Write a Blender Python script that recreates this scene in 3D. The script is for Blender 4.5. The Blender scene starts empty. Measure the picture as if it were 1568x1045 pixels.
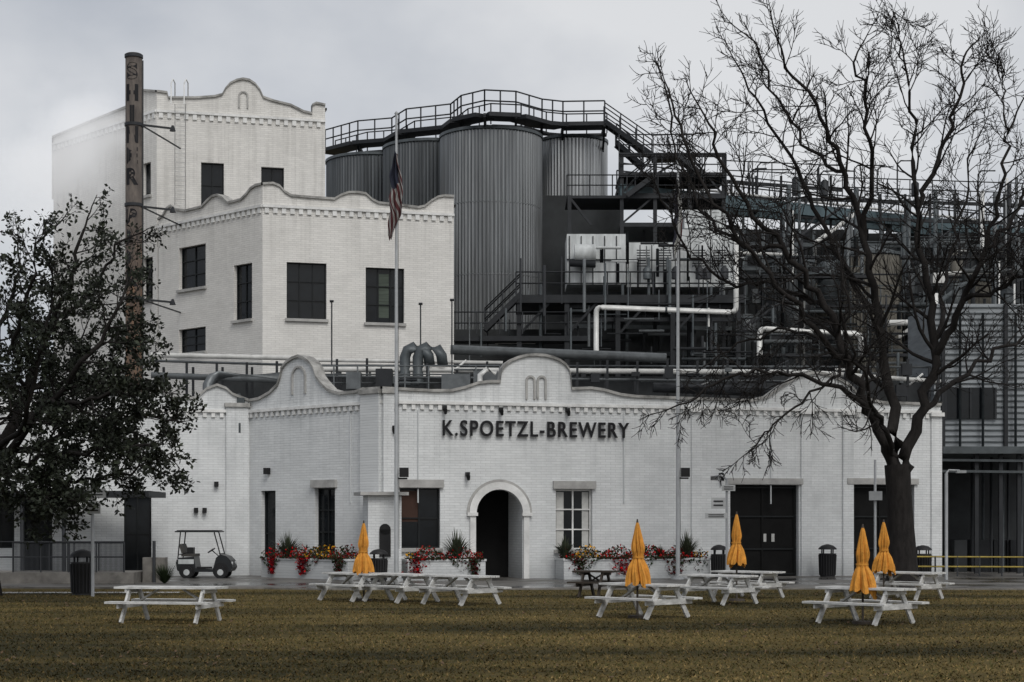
import bpy, bmesh, math, random
from mathutils import Vector, Matrix
rng = random.Random(7)
# ------------------------------------------------------------------ survey frame
F = 2613.0; CX = 784.0; HY = 803.0; EYE = 2.1
def W(x, y, Y): return Vector(((x-CX)/F*Y, Y, EYE+(HY-y)/F*Y))
def G(x, yb):
    Y = EYE*F/(yb-HY); return Vector(((x-CX)/F*Y, Y, 0))
def GX(x, Y): return Vector(((x-CX)/F*Y, Y, 0))
# ------------------------------------------------------------------ materials
def nt(name):
    m = bpy.data.materials.new(name); m.use_nodes = True
    n = m.node_tree.nodes; l = m.node_tree.links
    return m, n, l, n['Principled BSDF']
def mat(name, col, rough=.6, metal=0.0, var=.2, scale=2.0, bump=0.0, stretch=(1,1,1), spec=.4, detail=5, bscale=None):
    m, n, l, b = nt(name)
    tc = n.new('ShaderNodeTexCoord'); mp = n.new('ShaderNodeMapping'); mp.inputs['Scale'].default_value = stretch
    l.new(tc.outputs['Object'], mp.inputs['Vector'])
    no = n.new('ShaderNodeTexNoise'); no.inputs['Scale'].default_value = scale; no.inputs['Detail'].default_value = detail
    no.inputs['Roughness'].default_value = .65
    l.new(mp.outputs['Vector'], no.inputs['Vector'])
    cr = n.new('ShaderNodeValToRGB'); e = cr.color_ramp.elements
    e[0].position = .3; e[1].position = .72
    e[0].color = (*[c*(1-var) for c in col], 1); e[1].color = (*[min(1, c*(1+var)) for c in col], 1)
    l.new(no.outputs['Fac'], cr.inputs['Fac']); l.new(cr.outputs['Color'], b.inputs['Base Color'])
    b.inputs['Roughness'].default_value = rough; b.inputs['Metallic'].default_value = metal
    b.inputs['Specular IOR Level'].default_value = spec
    if bump:
        n2 = n.new('ShaderNodeTexNoise'); n2.inputs['Scale'].default_value = bscale or scale*6
        l.new(mp.outputs['Vector'], n2.inputs['Vector'])
        bp = n.new('ShaderNodeBump'); bp.inputs['Strength'].default_value = bump; bp.inputs['Distance'].default_value = .02
        l.new(n2.outputs['Fac'], bp.inputs['Height']); l.new(bp.outputs['Normal'], b.inputs['Normal'])
    return m
def brick_mat(name, col, grime=(.30,.29,.26), amt=.5, top=6.6):
    m, n, l, b = nt(name)
    uv = n.new('ShaderNodeUVMap')
    br = n.new('ShaderNodeTexBrick'); br.inputs['Scale'].default_value = 1
    br.inputs['Brick Width'].default_value = .40; br.inputs['Row Height'].default_value = .10
    br.inputs['Mortar Size'].default_value = .011; br.inputs['Mortar Smooth'].default_value = .5
    br.inputs['Color1'].default_value = (*col, 1); br.inputs['Color2'].default_value = (*[c*.91 for c in col], 1)
    br.inputs['Mortar'].default_value = (*[c*.76 for c in col], 1)
    l.new(uv.outputs['UV'], br.inputs['Vector'])
    mp = n.new('ShaderNodeMapping'); mp.inputs['Scale'].default_value = (2.0, .10, 1)
    l.new(uv.outputs['UV'], mp.inputs['Vector'])
    ns = n.new('ShaderNodeTexNoise'); ns.inputs['Scale'].default_value = 1.6; ns.inputs['Detail'].default_value = 7; ns.inputs['Roughness'].default_value=.65
    l.new(mp.outputs['Vector'], ns.inputs['Vector'])
    r1 = n.new('ShaderNodeValToRGB'); r1.color_ramp.elements[0].position = .47; r1.color_ramp.elements[1].position = .78
    l.new(ns.outputs['Fac'], r1.inputs['Fac'])
    n3 = n.new('ShaderNodeTexNoise'); n3.inputs['Scale'].default_value = .5; n3.inputs['Detail'].default_value = 9
    n3.inputs['Roughness'].default_value = .72
    l.new(uv.outputs['UV'], n3.inputs['Vector'])
    r2 = n.new('ShaderNodeValToRGB'); r2.color_ramp.elements[0].position = .42; r2.color_ramp.elements[1].position = .72
    l.new(n3.outputs['Fac'], r2.inputs['Fac'])
    sx = n.new('ShaderNodeSeparateXYZ'); l.new(uv.outputs['UV'], sx.inputs[0])
    mr = n.new('ShaderNodeMapRange'); mr.inputs['From Min'].default_value = 0; mr.inputs['From Max'].default_value = 1.0
    mr.inputs['To Min'].default_value = .55; mr.inputs['To Max'].default_value = 0
    l.new(sx.outputs['Y'], mr.inputs['Value'])
    # run-off staining that is strongest just below the cornice
    mt = n.new('ShaderNodeMapRange'); mt.inputs['From Min'].default_value = top-2.6; mt.inputs['From Max'].default_value = top+.4
    mt.inputs['To Min'].default_value = .25; mt.inputs['To Max'].default_value = 1.7
    l.new(sx.outputs['Y'], mt.inputs['Value'])
    st = n.new('ShaderNodeMath'); st.operation='MULTIPLY'; l.new(r1.outputs['Color'], st.inputs[0]); l.new(mt.outputs[0], st.inputs[1])
    a = n.new('ShaderNodeMath'); a.operation = 'ADD'; l.new(st.outputs[0], a.inputs[0]); l.new(r2.outputs['Color'], a.inputs[1])
    a2 = n.new('ShaderNodeMath'); a2.operation = 'MULTIPLY'; a2.inputs[1].default_value = amt*.5; l.new(a.outputs[0], a2.inputs[0])
    a3 = n.new('ShaderNodeMath'); a3.operation = 'ADD'; a3.use_clamp = True; l.new(a2.outputs[0], a3.inputs[0]); l.new(mr.outputs[0], a3.inputs[1])
    mx = n.new('ShaderNodeMixRGB'); mx.inputs['Color2'].default_value = (*grime, 1)
    l.new(a3.outputs[0], mx.inputs['Fac']); l.new(br.outputs['Color'], mx.inputs['Color1'])
    l.new(mx.outputs['Color'], b.inputs['Base Color'])
    b.inputs['Roughness'].default_value = .75; b.inputs['Specular IOR Level'].default_value=.25
    bp = n.new('ShaderNodeBump'); bp.inputs['Strength'].default_value = .45; bp.inputs['Distance'].default_value = .02; bp.invert = True
    l.new(br.outputs['Fac'], bp.inputs['Height']); l.new(bp.outputs['Normal'], b.inputs['Normal'])
    return m
M_brick = brick_mat('white_painted_brick', (.75,.765,.765), grime=(.33,.345,.35), amt=.72)
M_brick2 = brick_mat('weathered_painted_brick', (.76,.745,.71), grime=(.34,.33,.31), amt=.55, top=16.5)
M_trim = mat('painted_trim', (.68,.68,.665), .7, var=.22, scale=1.5, bump=.2)
M_cope = mat('stained_coping', (.31,.305,.29), .8, var=.55, scale=1.8)
M_glass = mat('dark_window_glass', (.010,.012,.014), .12, var=.3, spec=.25)
M_frame = mat('dark_window_frame', (.014,.016,.017), .5, spec=.2)
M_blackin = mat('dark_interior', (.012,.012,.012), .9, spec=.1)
M_roof = mat('roof_membrane', (.16,.16,.16), .8)
M_conc = mat('sill_concrete', (.38,.375,.36), .8, var=.25)
M_steel = mat('dark_steel', (.020,.022,.025), .6, .2, var=.3)
M_steel2 = mat('mid_steel', (.070,.08,.085), .5, .3, var=.35)
M_blue = mat('blue_grey_beam', (.075,.11,.125), .55, .1, var=.25, stretch=(1,1,.3))
M_pipe = mat('insulated_pipe', (.60,.60,.58), .4, .1, var=.2)
M_white = mat('white_metal_panel', (.52,.54,.54), .5, .1, var=.3, scale=1.2, stretch=(2,2,.4))
M_tan = mat('faded_tan_tank', (.15,.14,.118), .6, .1, var=.3, stretch=(2,2,.3))
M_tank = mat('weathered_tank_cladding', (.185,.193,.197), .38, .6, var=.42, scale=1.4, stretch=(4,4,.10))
M_tankD = mat('dark_tank_cladding', (.105,.113,.118), .42, .5, var=.42, scale=1.4, stretch=(4,4,.10))  # tank cladding in a darker base tone
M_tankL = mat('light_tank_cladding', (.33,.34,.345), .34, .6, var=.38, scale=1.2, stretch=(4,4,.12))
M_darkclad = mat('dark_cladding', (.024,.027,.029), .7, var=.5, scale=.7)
M_siding = mat('grey_siding', (.27,.29,.305), .55, .2, var=.3, stretch=(.3,.3,3))
M_pole = mat('galvanised_pole', (.31,.32,.325), .5, .3, var=.15)
M_black = mat('black_plastic', (.016,.016,.017), .55, spec=.25)
M_table = mat('weathered_white_table', (.52,.52,.505), .7, var=.34, scale=4, bump=.2, stretch=(1,1,3))
M_wood = mat('dark_wood', (.035,.027,.02), .7)
M_umb = mat('orange_canvas', (.56,.245,.035), .85, var=.32, scale=5, bump=.4)
M_bark = mat('bare_bark', (.020,.018,.017), .95, var=.4, scale=8, bump=.6, stretch=(1,1,.3), spec=.15)
M_leaf = mat('oak_leaf', (.015,.019,.012), .65, var=.6, scale=.8, spec=.22)
M_leaf2 = mat('oak_leaf_light', (.036,.044,.028), .6, var=.5, scale=.8, spec=.28)
M_green = mat('planter_foliage', (.022,.034,.014), .8, var=.5, scale=6, spec=.15)
M_red = mat('red_petals', (.42,.010,.012), .9, var=.25, scale=8, spec=.08)
M_dred = mat('dark_red_foliage', (.085,.006,.010), .9, var=.4, scale=6, spec=.08)
M_yel = mat('yellow_petals', (.68,.34,.02), .9, var=.3, scale=8, spec=.08)
M_yrail = mat('yellow_rail', (.34,.26,.06), .5, var=.3)
M_sign = mat('sign_face', (.42,.43,.43), .5, var=.15)
M_curtain = mat('white_curtain', (.5,.5,.48), .8, var=.2)
M_warm = mat('brown_blind', (.05,.024,.016), .8)
M_letter=mat('dark_letters',(.014,.014,.016),.6, spec=.2)
def rust():
    m, n, l, b = nt('rusty_stack_paint')
    tc = n.new('ShaderNodeTexCoord'); mp = n.new('ShaderNodeMapping'); mp.inputs['Scale'].default_value = (2,2,.5)
    l.new(tc.outputs['Object'], mp.inputs['Vector'])
    no = n.new('ShaderNodeTexNoise'); no.inputs['Scale'].default_value = 2.2; no.inputs['Detail'].default_value = 8; no.inputs['Roughness'].default_value = .7
    l.new(mp.outputs['Vector'], no.inputs['Vector'])
    def ramp(a,c,d):
        cr = n.new('ShaderNodeValToRGB'); e = cr.color_ramp.elements
        e[0].position = .35; e[0].color = (*a,1); e[1].position = .7; e[1].color = (*d,1); x = e.new(.52); x.color = (*c,1)
        l.new(no.outputs['Fac'], cr.inputs['Fac']); return cr
    r1=ramp((.055,.042,.036),(.105,.072,.052),(.20,.11,.06)); r2=ramp((.06,.052,.048),(.095,.082,.073),(.135,.115,.10))
    sp=n.new('ShaderNodeSeparateXYZ'); l.new(tc.outputs['Object'],sp.inputs[0])
    mr=n.new('ShaderNodeMapRange'); mr.inputs['From Min'].default_value=12; mr.inputs['From Max'].default_value=17; l.new(sp.outputs['Z'],mr.inputs['Value'])
    mx=n.new('ShaderNodeMixRGB'); l.new(mr.outputs[0],mx.inputs[0]); l.new(r1.outputs[0],mx.inputs[1]); l.new(r2.outputs[0],mx.inputs[2])
    l.new(mx.outputs['Color'], b.inputs['Base Color']); b.inputs['Roughness'].default_value = .85; b.inputs['Specular IOR Level'].default_value=.2
    return m
M_rust = rust()
# ------------------------------------------------------------------ mesh builder
class MB:
    def __init__(s): s.v=[]; s.f=[]; s.m=[]; s.uv=[]; s.s=[]
    def face(s, pts, m=0, uv=None, smooth=False):
        i=len(s.v); s.v += [tuple(p) for p in pts]; s.f.append(tuple(range(i,i+len(pts)))); s.m.append(m); s.s.append(smooth)
        s.uv.append(uv if uv else [(p[0]+p[1], p[2]) for p in pts])
    def obox(s, p0, p1, w, h, m=0, up=None):
        p0=Vector(p0); p1=Vector(p1); d=(p1-p0)
        if d.length<1e-6: return
        d.normalize(); u=Vector(up) if up else (Vector((0,0,1)) if abs(d.z)<.95 else Vector((0,1,0)))
        a=d.cross(u).normalized()*w/2; b=a.cross(d).normalized()*h/2
        c=[p0-a-b,p0+a-b,p0+a+b,p0-a+b,p1-a-b,p1+a-b,p1+a+b,p1-a+b]
        i=len(s.v); s.v += [tuple(q) for q in c]
        for f in [(0,1,2,3),(5,4,7,6),(0,4,5,1),(1,5,6,2),(2,6,7,3),(3,7,4,0)]:
            s.f.append(tuple(i+k for k in f)); s.m.append(m); s.s.append(False); s.uv.append([(c[k].x+c[k].y, c[k].z) for k in f])
    def box(s, c, sz, rz=0, m=0):
        c=Vector(c); d=Vector((math.cos(rz),math.sin(rz),0))*sz[0]/2
        s.obox(c-d, c+d, sz[1], sz[2], m)
    def tube(s, pts, rad, n=6, m=0, caps=True):
        pts=[Vector(p) for p in pts]; base=len(s.v); k=len(pts)
        d0=(pts[1]-pts[0]).normalized(); ref=Vector((0,0,1)) if abs(d0.z)<.9 else Vector((1,0,0))
        for i,p in enumerate(pts):
            d=(pts[min(i+1,k-1)]-pts[max(i-1,0)])
            if d.length<1e-9: d=d0
            d.normalize(); a=d.cross(ref)
            if a.length<.05: a=d.cross(Vector((0,1,0)))
            a.normalize(); b=d.cross(a); r=rad[i] if isinstance(rad,(list,tuple)) else rad
            for j in range(n):
                t=2*math.pi*j/n; s.v.append(tuple(p+a*(r*math.cos(t))+b*(r*math.sin(t))))
        for i in range(k-1):
            for j in range(n):
                q=(base+i*n+j, base+i*n+(j+1)%n, base+(i+1)*n+(j+1)%n, base+(i+1)*n+j)
                s.f.append(q); s.m.append(m); s.s.append(True); s.uv.append([(0,0)]*4)
        if caps:
            for st in (base, base+(k-1)*n):
                s.f.append(tuple(range(st,st+n))); s.m.append(m); s.s.append(False); s.uv.append([(0,0)]*n)
    def cyl(s,p0,p1,r,n=10,m=0,r1=None): s.tube([p0,p1],[r, r if r1 is None else r1],n,m)
    def build(s, name, mats, parent=None):
        V=s.v
        if parent is None:
            xs=[v[0] for v in V]; ys=[v[1] for v in V]; zs=[v[2] for v in V]
            o=Vector(((min(xs)+max(xs))/2,(min(ys)+max(ys))/2,min(zs)))
        else: o=Vector(parent.location)
        me=bpy.data.meshes.new(name); me.from_pydata([(v[0]-o.x,v[1]-o.y,v[2]-o.z) for v in V],[],s.f)
        for mm in mats: me.materials.append(mm)
        me.polygons.foreach_set('material_index', s.m); me.polygons.foreach_set('use_smooth', s.s)
        ul=me.uv_layers.new(name='UVMap'); flat=[c for fu in s.uv for p in fu for c in p]; ul.data.foreach_set('uv', flat)
        me.update(); ob=bpy.data.objects.new(name, me); bpy.context.collection.objects.link(ob)
        if parent is None: ob.location=o
        else: ob.parent=parent
        return ob
def empty(name, loc=(0,0,0)):
    e=bpy.data.objects.new(name,None); e.location=loc; e.empty_display_size=.5; bpy.context.collection.objects.link(e); return e
# ------------------------------------------------------------------ facades
class Facade:
    def __init__(s, A, B):
        s.A=Vector((A[0],A[1],0)); s.B=Vector((B[0],B[1],0)); s.L=(s.B-s.A).length; s.d=(s.B-s.A).normalized()
        s.n=Vector((s.d.y,-s.d.x,0))
    def u(s,x):
        k=(x-CX)/F; return (k*s.A.y-s.A.x)/(s.d.x-k*s.d.y)
    def uz(s,x,y):
        u=s.u(x); Y=s.A.y+s.d.y*u; return u, EYE+(HY-y)*Y/F
    def P(s,u,z,o=0): q=s.A+s.d*u+s.n*o; return Vector((q.x,q.y,z))
    @property
    def ang(s): return math.atan2(s.d.y,s.d.x)
def wall(fc, prof, ops, wb, z0=0.0, thick=.4, wm=0, cm=1, cope=True, rec=.28):
    us=sorted(set([round(p[0],4) for p in prof]+[round(q,4) for o in ops for q in ([o['u0'],o['u1']]+[t[0] for t in o['top']])]))
    us=[u for u in us if prof[0][0]-1e-4<=u<=prof[-1][0]+1e-4]
    def ev(pl,um,u):
        for a,b in zip(pl,pl[1:]):
            if a[0]<=um<=b[0] and b[0]-a[0]>1e-6: return a[1]+(b[1]-a[1])*(u-a[0])/(b[0]-a[0])
        return pl[-1][1]
    for a,b in zip(us,us[1:]):
        if b-a<1e-4: continue
        um=(a+b)/2; ta,tb=ev(prof,um,a),ev(prof,um,b)
        ivs=[]; cur=(z0,z0)
        for o in sorted([o for o in ops if o['u0']<um<o['u1']], key=lambda o:o['z0']):
            ivs.append((cur,(o['z0'],o['z0']))); cur=(ev(o['top'],um,a),ev(o['top'],um,b))
            wb.face([fc.P(a,cur[0]),fc.P(b,cur[1]),fc.P(b,cur[1],-rec),fc.P(a,cur[0],-rec)],wm)
            if o['z0']>z0: wb.face([fc.P(a,o['z0']),fc.P(b,o['z0']),fc.P(b,o['z0'],-rec),fc.P(a,o['z0'],-rec)],wm)
        ivs.append((cur,(ta,tb)))
        for lo,hi in ivs:
            if hi[0]-lo[0]<1e-4 and hi[1]-lo[1]<1e-4: continue
            wb.face([fc.P(a,lo[0]),fc.P(b,lo[1]),fc.P(b,hi[1]),fc.P(a,hi[0])],wm,[(a,lo[0]),(b,lo[1]),(b,hi[1]),(a,hi[0])])
        wb.face([fc.P(b,max(z0,tb-3),-thick),fc.P(a,max(z0,ta-3),-thick),fc.P(a,ta,-thick),fc.P(b,tb,-thick)],wm)
        wb.face([fc.P(a,ta),fc.P(b,tb),fc.P(b,tb,-thick),fc.P(a,ta,-thick)],wm)
    for o in ops:
        for e in ('u0','u1'):
            u=o[e]; zt=o['top'][0][1] if e=='u0' else o['top'][-1][1]
            wb.face([fc.P(u,o['z0']),fc.P(u,zt),fc.P(u,zt,-rec),fc.P(u,o['z0'],-rec)],wm,[(u,o['z0']),(u,zt),(u+.3,zt),(u+.3,o['z0'])])
    if cope:
        for a,b in zip(prof,prof[1:]):
            h=.11; f=.09
            if b[0]-a[0]>1e-3:
                q=[fc.P(a[0],a[1]+.002,f),fc.P(b[0],b[1]+.002,f),fc.P(b[0],b[1]+h,f),fc.P(a[0],a[1]+h,f)]
                r=[fc.P(a[0],a[1]+.002,-thick-.05),fc.P(b[0],b[1]+.002,-thick-.05),fc.P(b[0],b[1]+h,-thick-.05),fc.P(a[0],a[1]+h,-thick-.05)]
                wb.face(q,cm); wb.face([q[3],q[2],r[2],r[3]],cm); wb.face(r[::-1],cm); wb.face([q[0],q[1],r[1],r[0]],cm)
            else:
                lo,hi=sorted((a[1],b[1])); wb.obox(fc.P(a[0],lo,-thick/2),fc.P(a[0],hi+h,-thick/2),.09,thick+.17,cm,up=fc.n)
def rect(fc,x0,x1,yt,yb):
    u0=fc.u(x0); u1=fc.u(x1); um=(x0+x1)/2
    zt=fc.uz(um,yt)[1]; zb=0.0 if yb is None else fc.uz(um,yb)[1]
    return dict(u0=u0,u1=u1,z0=zb,top=[(u0,zt),(u1,zt)])
def window(fc,o,b,glass=0,frame=1,sill=2,nx=2,nz=2,rec=.24,lintel=False,sillon=True,w=.06):
    u0,u1,z0,z1=o['u0'],o['u1'],o['z0'],o['top'][0][1]
    b.face([fc.P(u0,z0,-rec),fc.P(u1,z0,-rec),fc.P(u1,z1,-rec),fc.P(u0,z1,-rec)],glass)
    for i in range(nx+1):
        u=u0+(u1-u0)*i/nx; u=min(max(u,u0+w/2+.003),u1-w/2-.003)
        b.obox(fc.P(u,z0+.003,-rec+.03),fc.P(u,z1-.003,-rec+.03),w,.05,frame,up=fc.n)
    for i in range(nz+1):
        z=z0+(z1-z0)*i/nz; z=min(max(z,z0+w/2+.003),z1-w/2-.003)
        b.obox(fc.P(u0+.004,z,-rec+.035),fc.P(u1-.004,z,-rec+.035),.05,w*.8,frame)
    if sillon: b.obox(fc.P(u0-.08,z0-.07,.03),fc.P(u1+.08,z0-.07,.03),.2,.13,sill)
    if lintel:
        b.obox(fc.P(u0-.12,z1+.17,.05),fc.P(u1+.12,z1+.17,.05),.16,.3,sill)
def dentils(fc,b,z,ua=0,ub=None,m=0,sp=.34,w=.15,h=.2):
    ub=fc.L if ub is None else ub
    b.obox(fc.P(ua,z+.06,.05),fc.P(ub,z+.06,.05),.12,.12,m)
    u=ua+sp/2
    while u<ub-.05:
        b.obox(fc.P(u,z-.002,.035),fc.P(u,z-h,.035),w,.08,m,up=fc.n); u+=sp
def pilaster(fc,b,x0,x1,zt,m=4,o=.14,capm=1):
    u0,u1=fc.u(x0),fc.u(x1); um=(u0+u1)/2
    b.obox(fc.P(um,0,o/2),fc.P(um,zt,o/2),u1-u0,o,m,up=fc.n)
    b.obox(fc.P(u0-.06,zt+.08,o/2-.1),fc.P(u1+.06,zt+.08,o/2-.1),.5,.16,capm)
def prof_img(fc,pts,clamp=True):
    r=[fc.uz(x,y) for x,y in pts]
    if clamp: r[0]=(0.0,r[0][1]); r[-1]=(fc.L,r[-1][1])
    return [(round(a,4),b) for a,b in r]
SL=.267
Pa=GX(382,69.5); Pb=GX(585,64.0)
kc=(1440-CX)/F; Yc=(64-SL*Pb.x)/(1-SL*kc); Pc=GX(1440,Yc)
kl=(-30-CX)/F; Yl=(Pa.y-SL*Pa.x)/(1-SL*kl); Pl=GX(-30,Yl)
fL=Facade(Pl,Pa); fA=Facade(Pa,Pb); fB=Facade(Pb,Pc)
brew=empty('brewery_building',(0,68,0))
wb=MB(); win=MB(); tr=MB()
# ---- left wing
opsL=[rect(fL,190,232,752,None),rect(fL,36,80,752,None),rect(fL,-20,22,760,840)]
pL=prof_img(fL,[(-30,606),(232,606),(245,600),(262,612),(300,612),(316,598),(332,592),(346,597),(356,606),(382,616)])
wall(fL,pL,opsL,wb)
for o in opsL: window(fL,o,win,nx=2,nz=2,sillon=False)
dentils(fL,tr,6.62)
# ---- chamfer wall
opsA=[rect(fA,400,422,752,None),rect(fA,482,513,748,849)]
pA=prof_img(fA,[(382,616),(398,613),(414,604),(426,592),(430,580),(433,566),(440,557),(449,551),(458,548),(467,551),(476,558),(482,567),(485,579),(491,587),(503,600),(520,605),(545,603),(556,599),(585,597)])
wall(fA,pA,opsA,wb)
window(fA,opsA[0],win,nx=1,nz=2,sillon=False); window(fA,opsA[1],win,nx=2,nz=3,lintel=True)
dentils(fA,tr,6.62,m=0)
# ---- main front
def archop(fc,x0,x1,yt):
    u0,u1=fc.u(x0),fc.u(x1); um=(u0+u1)/2; r=(u1-u0)/2; zt=fc.uz((x0+x1)/2,yt)[1]; zs=zt-r
    top=[(u0+(u1-u0)*(1-math.cos(math.pi*i/14))/2, zs+r*math.sin(math.pi*i/14)) for i in range(15)]
    return dict(u0=u0,u1=u1,z0=0,top=top)
oArch=archop(fB,729,800,750)
opsB=[oArch,rect(fB,612,674,748,840),rect(fB,851,907,750,842),rect(fB,1118,1223,743,None),rect(fB,1301,1400,743,None)]
pB=[(585,597),(603,598),(660,601),(690,601),(712,596),(732,589),(750,587),(766,587)]
for i in range(13):
    t=math.pi*i/12; pB.append((820-53*math.cos(t), 576-30*math.sin(t)))
pB+=[(875,598),(905,597),(925,600),(950,607),(975,610),(1150,616),(1175,610),(1200,592),(1225,577),(1250,573),(1275,578),(1300,592),(1320,612),(1350,619),(1440,622)]
pB=prof_img(fB,pB)
wall(fB,pB,opsB,wb)
window(fB,opsB[1],win,nx=2,nz=2,lintel=True)
window(fB,opsB[2],win,nx=2,nz=3,lintel=True,frame=3)
for i,(a,c) in enumerate([(.06,.26),(.76,.94)]):
    o=opsB[2]; w=o['u1']-o['u0']; z0=o['z0']; z1=o['top'][0][1]
    win.face([fB.P(o['u0']+w*a,z0+.1,-.232),fB.P(o['u0']+w*c,z0+.1,-.232),fB.P(o['u0']+w*c,z1-.1,-.232),fB.P(o['u0']+w*a,z1-.1,-.232)],4)
o=opsB[1]; w=o['u1']-o['u0']
win.face([fB.P(o['u0']+.1,o['z0']+1.0,-.232),fB.P(o['u0']+w*.48,o['z0']+1.0,-.232),fB.P(o['u0']+w*.48,o['top'][0][1]-.1,-.232),fB.P(o['u0']+.1,o['top'][0][1]-.1,-.232)],5)
for o in opsB[3:]:
    u0,u1,zt=o['u0'],o['u1'],o['top'][0][1]
    win.face([fB.P(u0,0,-.27),fB.P(u1,0,-.27),fB.P(u1,zt,-.27),fB.P(u0,zt,-.27)],6)
    for t in (0.03,.5,.97): win.obox(fB.P(u0+(u1-u0)*t,.01,-.24),fB.P(u0+(u1-u0)*t,zt-.01,-.24),.09,.05,6,up=fB.n)
    for zz in (.1,1.1,2.4,zt-.1): win.obox(fB.P(u0+.02,zz,-.235),fB.P(u1-.02,zz,-.235),.04,.06,1)
    win.obox(fB.P(u0-.15,zt+.14,.04),fB.P(u1+.15,zt+.14,.04),.14,.24,2)
o=opsB[3]
for t in (.54,.66): win.box(fB.P(o['u0']+(o['u1']-o['u0'])*t,1.55,-.262),(.13,.01,.32),fB.ang,4)
dentils(fB,tr,6.62)
uc=(oArch['u0']+oArch['u1'])/2; r0=(oArch['u1']-oArch['u0'])/2; zs=max(t[1] for t in oArch['top'])-r0
ro=r0+.28
for i in range(20):
    a0=math.pi*i/20; a1=math.pi*(i+1)/20
    def ap(a,r,o): return fB.P(uc-r*math.cos(a),zs+r*math.sin(a),o)
    tr.face([ap(a0,r0,.1),ap(a1,r0,.1),ap(a1,ro,.1),ap(a0,ro,.1)],0)
    tr.face([ap(a0,ro,.1),ap(a1,ro,.1),ap(a1,ro,0),ap(a0,ro,0)],2); tr.face([ap(a0,r0,.1),ap(a1,r0,.1),ap(a1,r0,0),ap(a0,r0,0)],0)
    tr.face([ap(a0,ro,.03),ap(a1,ro,.03),ap(a1,ro+.1,.03),ap(a0,ro+.1,.03)],2)
for sgn in (-1,1):
    tr.obox(fB.P(uc+sgn*(r0+.14),0,.05),fB.P(uc+sgn*(r0+.14),zs-.1,.05),.22,.1,0,up=fB.n)
    tr.obox(fB.P(uc+sgn*(r0+.16),zs-.1,.08),fB.P(uc+sgn*(r0+.16),zs+.03,.08),.4,.16,0,up=fB.n)
zt=zs+r0
for u in (uc-r0,uc+r0):
    wb.face([fB.P(u,0,-.28),fB.P(u,zt,-.28),fB.P(u,zt,-2.2),fB.P(u,0,-2.2)],0)
wb.face([fB.P(uc-r0,zt+.01,-.28),fB.P(uc+r0,zt+.01,-.28),fB.P(uc+r0,zt+.01,-2.2),fB.P(uc-r0,zt+.01,-2.2)],0)
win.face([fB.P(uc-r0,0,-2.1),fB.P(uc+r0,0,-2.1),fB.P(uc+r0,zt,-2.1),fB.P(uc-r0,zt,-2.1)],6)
def niche(fc,x0,x1,yt,yb,b):
    u0,u1=fc.u(x0),fc.u(x1); zt=fc.uz(x0,yt)[1]; zb=fc.uz(x0,yb)[1]; um=(u0+u1)/2; r=(u1-u0)/2
    pts=[fc.P(u0,zb,.03)]+[fc.P(um-r*math.cos(math.pi*i/8),zt-r+r*math.sin(math.pi*i/8),.03) for i in range(9)]+[fc.P(u1,zb,.03)]
    for a,c in zip(pts,pts[1:]): b.obox(a,c,.08,.07,2,up=fc.n)
niche(fB,806,818,577,612,tr); niche(fB,823,835,577,612,tr); niche(fA,448,468,563,605,tr)
pilaster(fA,tr,556,584.5,7.0,4,.16); pilaster(fB,tr,586,602,7.0,4,.17)
pilaster(fL,tr,346,380,6.85,4,.12)
for x in (1058,1226,1290,1425): pilaster(fB,tr,x,x+16,6.5,4,.08,capm=0)
for x,y in ((680,626),(766,628),(868,629),(715,727),(602,656),(1103,728)):
    u,z=fB.uz(x,y); tr.box(fB.P(u,z,.1),(.14,.22,.16),fB.ang,3); tr.cyl(fB.P(u,z-.05,.2),fB.P(u,z-.22,.28),.08,8,3,.05)
for x in (300,331,313):
    u,z=fL.uz(x,742 if x==331 else 782); tr.box(fL.P(u,z,.1),(.16,.22,.2),fL.ang,3)
u,z=fA.uz(412,722); tr.box(fA.P(u,z,.1),(.18,.25,.25),fA.ang,3)
for fc,x in ((fB,640),(fB,1180),(fB,955),(fA,537)):
    u=fc.u(x); tr.cyl(fc.P(u,2.9,.02),fc.P(u,6.4,.02),.03,6,4)
tr.obox(fB.P(-.1,0,.55),fB.P(-.1,3.15,.55),1.25,1.1,4,up=fB.n); tr.obox(fB.P(-1.05,3.22,.6),fB.P(.75,3.22,.6),1.5,.12,2)
tr.obox(fB.P(-.1,.9,1.13),fB.P(-.1,1.9,1.13),.42,.06,3,up=fB.n); tr.cyl(fB.P(-.1,1.9,1.10),fB.P(-.1,1.9,1.16),.21,14,3)
roof=[Pl,Pa,Pb,Pc,Pc+Vector((-2.5,9.5,0)),Pl+Vector((-2.5,9.5,0))]
rb=MB(); rb.face([(p.x,p.y+.25,6.45) for p in roof],0)
fR=Facade(Pc,Pc+Vector((-2.5,9.5,0))); wall(fR,[(0,7.0),(fR.L,7.0)],[],wb)
fBk=Facade(roof[4],roof[5]); wall(fBk,[(0,6.9),(fBk.L,6.9)],[],wb)
fLs=Facade(roof[5],Pl); wall(fLs,[(0,6.9),(fLs.L,6.9)],[],wb)
wb.build('walls',[M_brick,M_cope],brew); win.build('windows_and_doors',[M_glass,M_frame,M_conc,M_trim,M_curtain,M_warm,M_blackin],brew)
tr.build('cornice_and_trim',[M_trim,M_cope,M_conc,M_black,M_brick],brew); rb.build('roof',[M_roof],brew)
def text_mesh(s,size=1,off=.0,ext=.04,sp=1.0):
    c=bpy.data.curves.new('t','FONT'); c.body=s; c.size=size; c.offset=off; c.extrude=ext; c.align_x='LEFT'; c.space_character=sp
    ob=bpy.data.objects.new('t',c); bpy.context.collection.objects.link(ob)
    dg=bpy.context.evaluated_depsgraph_get(); me=bpy.data.meshes.new_from_object(ob.evaluated_get(dg)); bpy.data.objects.remove(ob); return me
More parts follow.
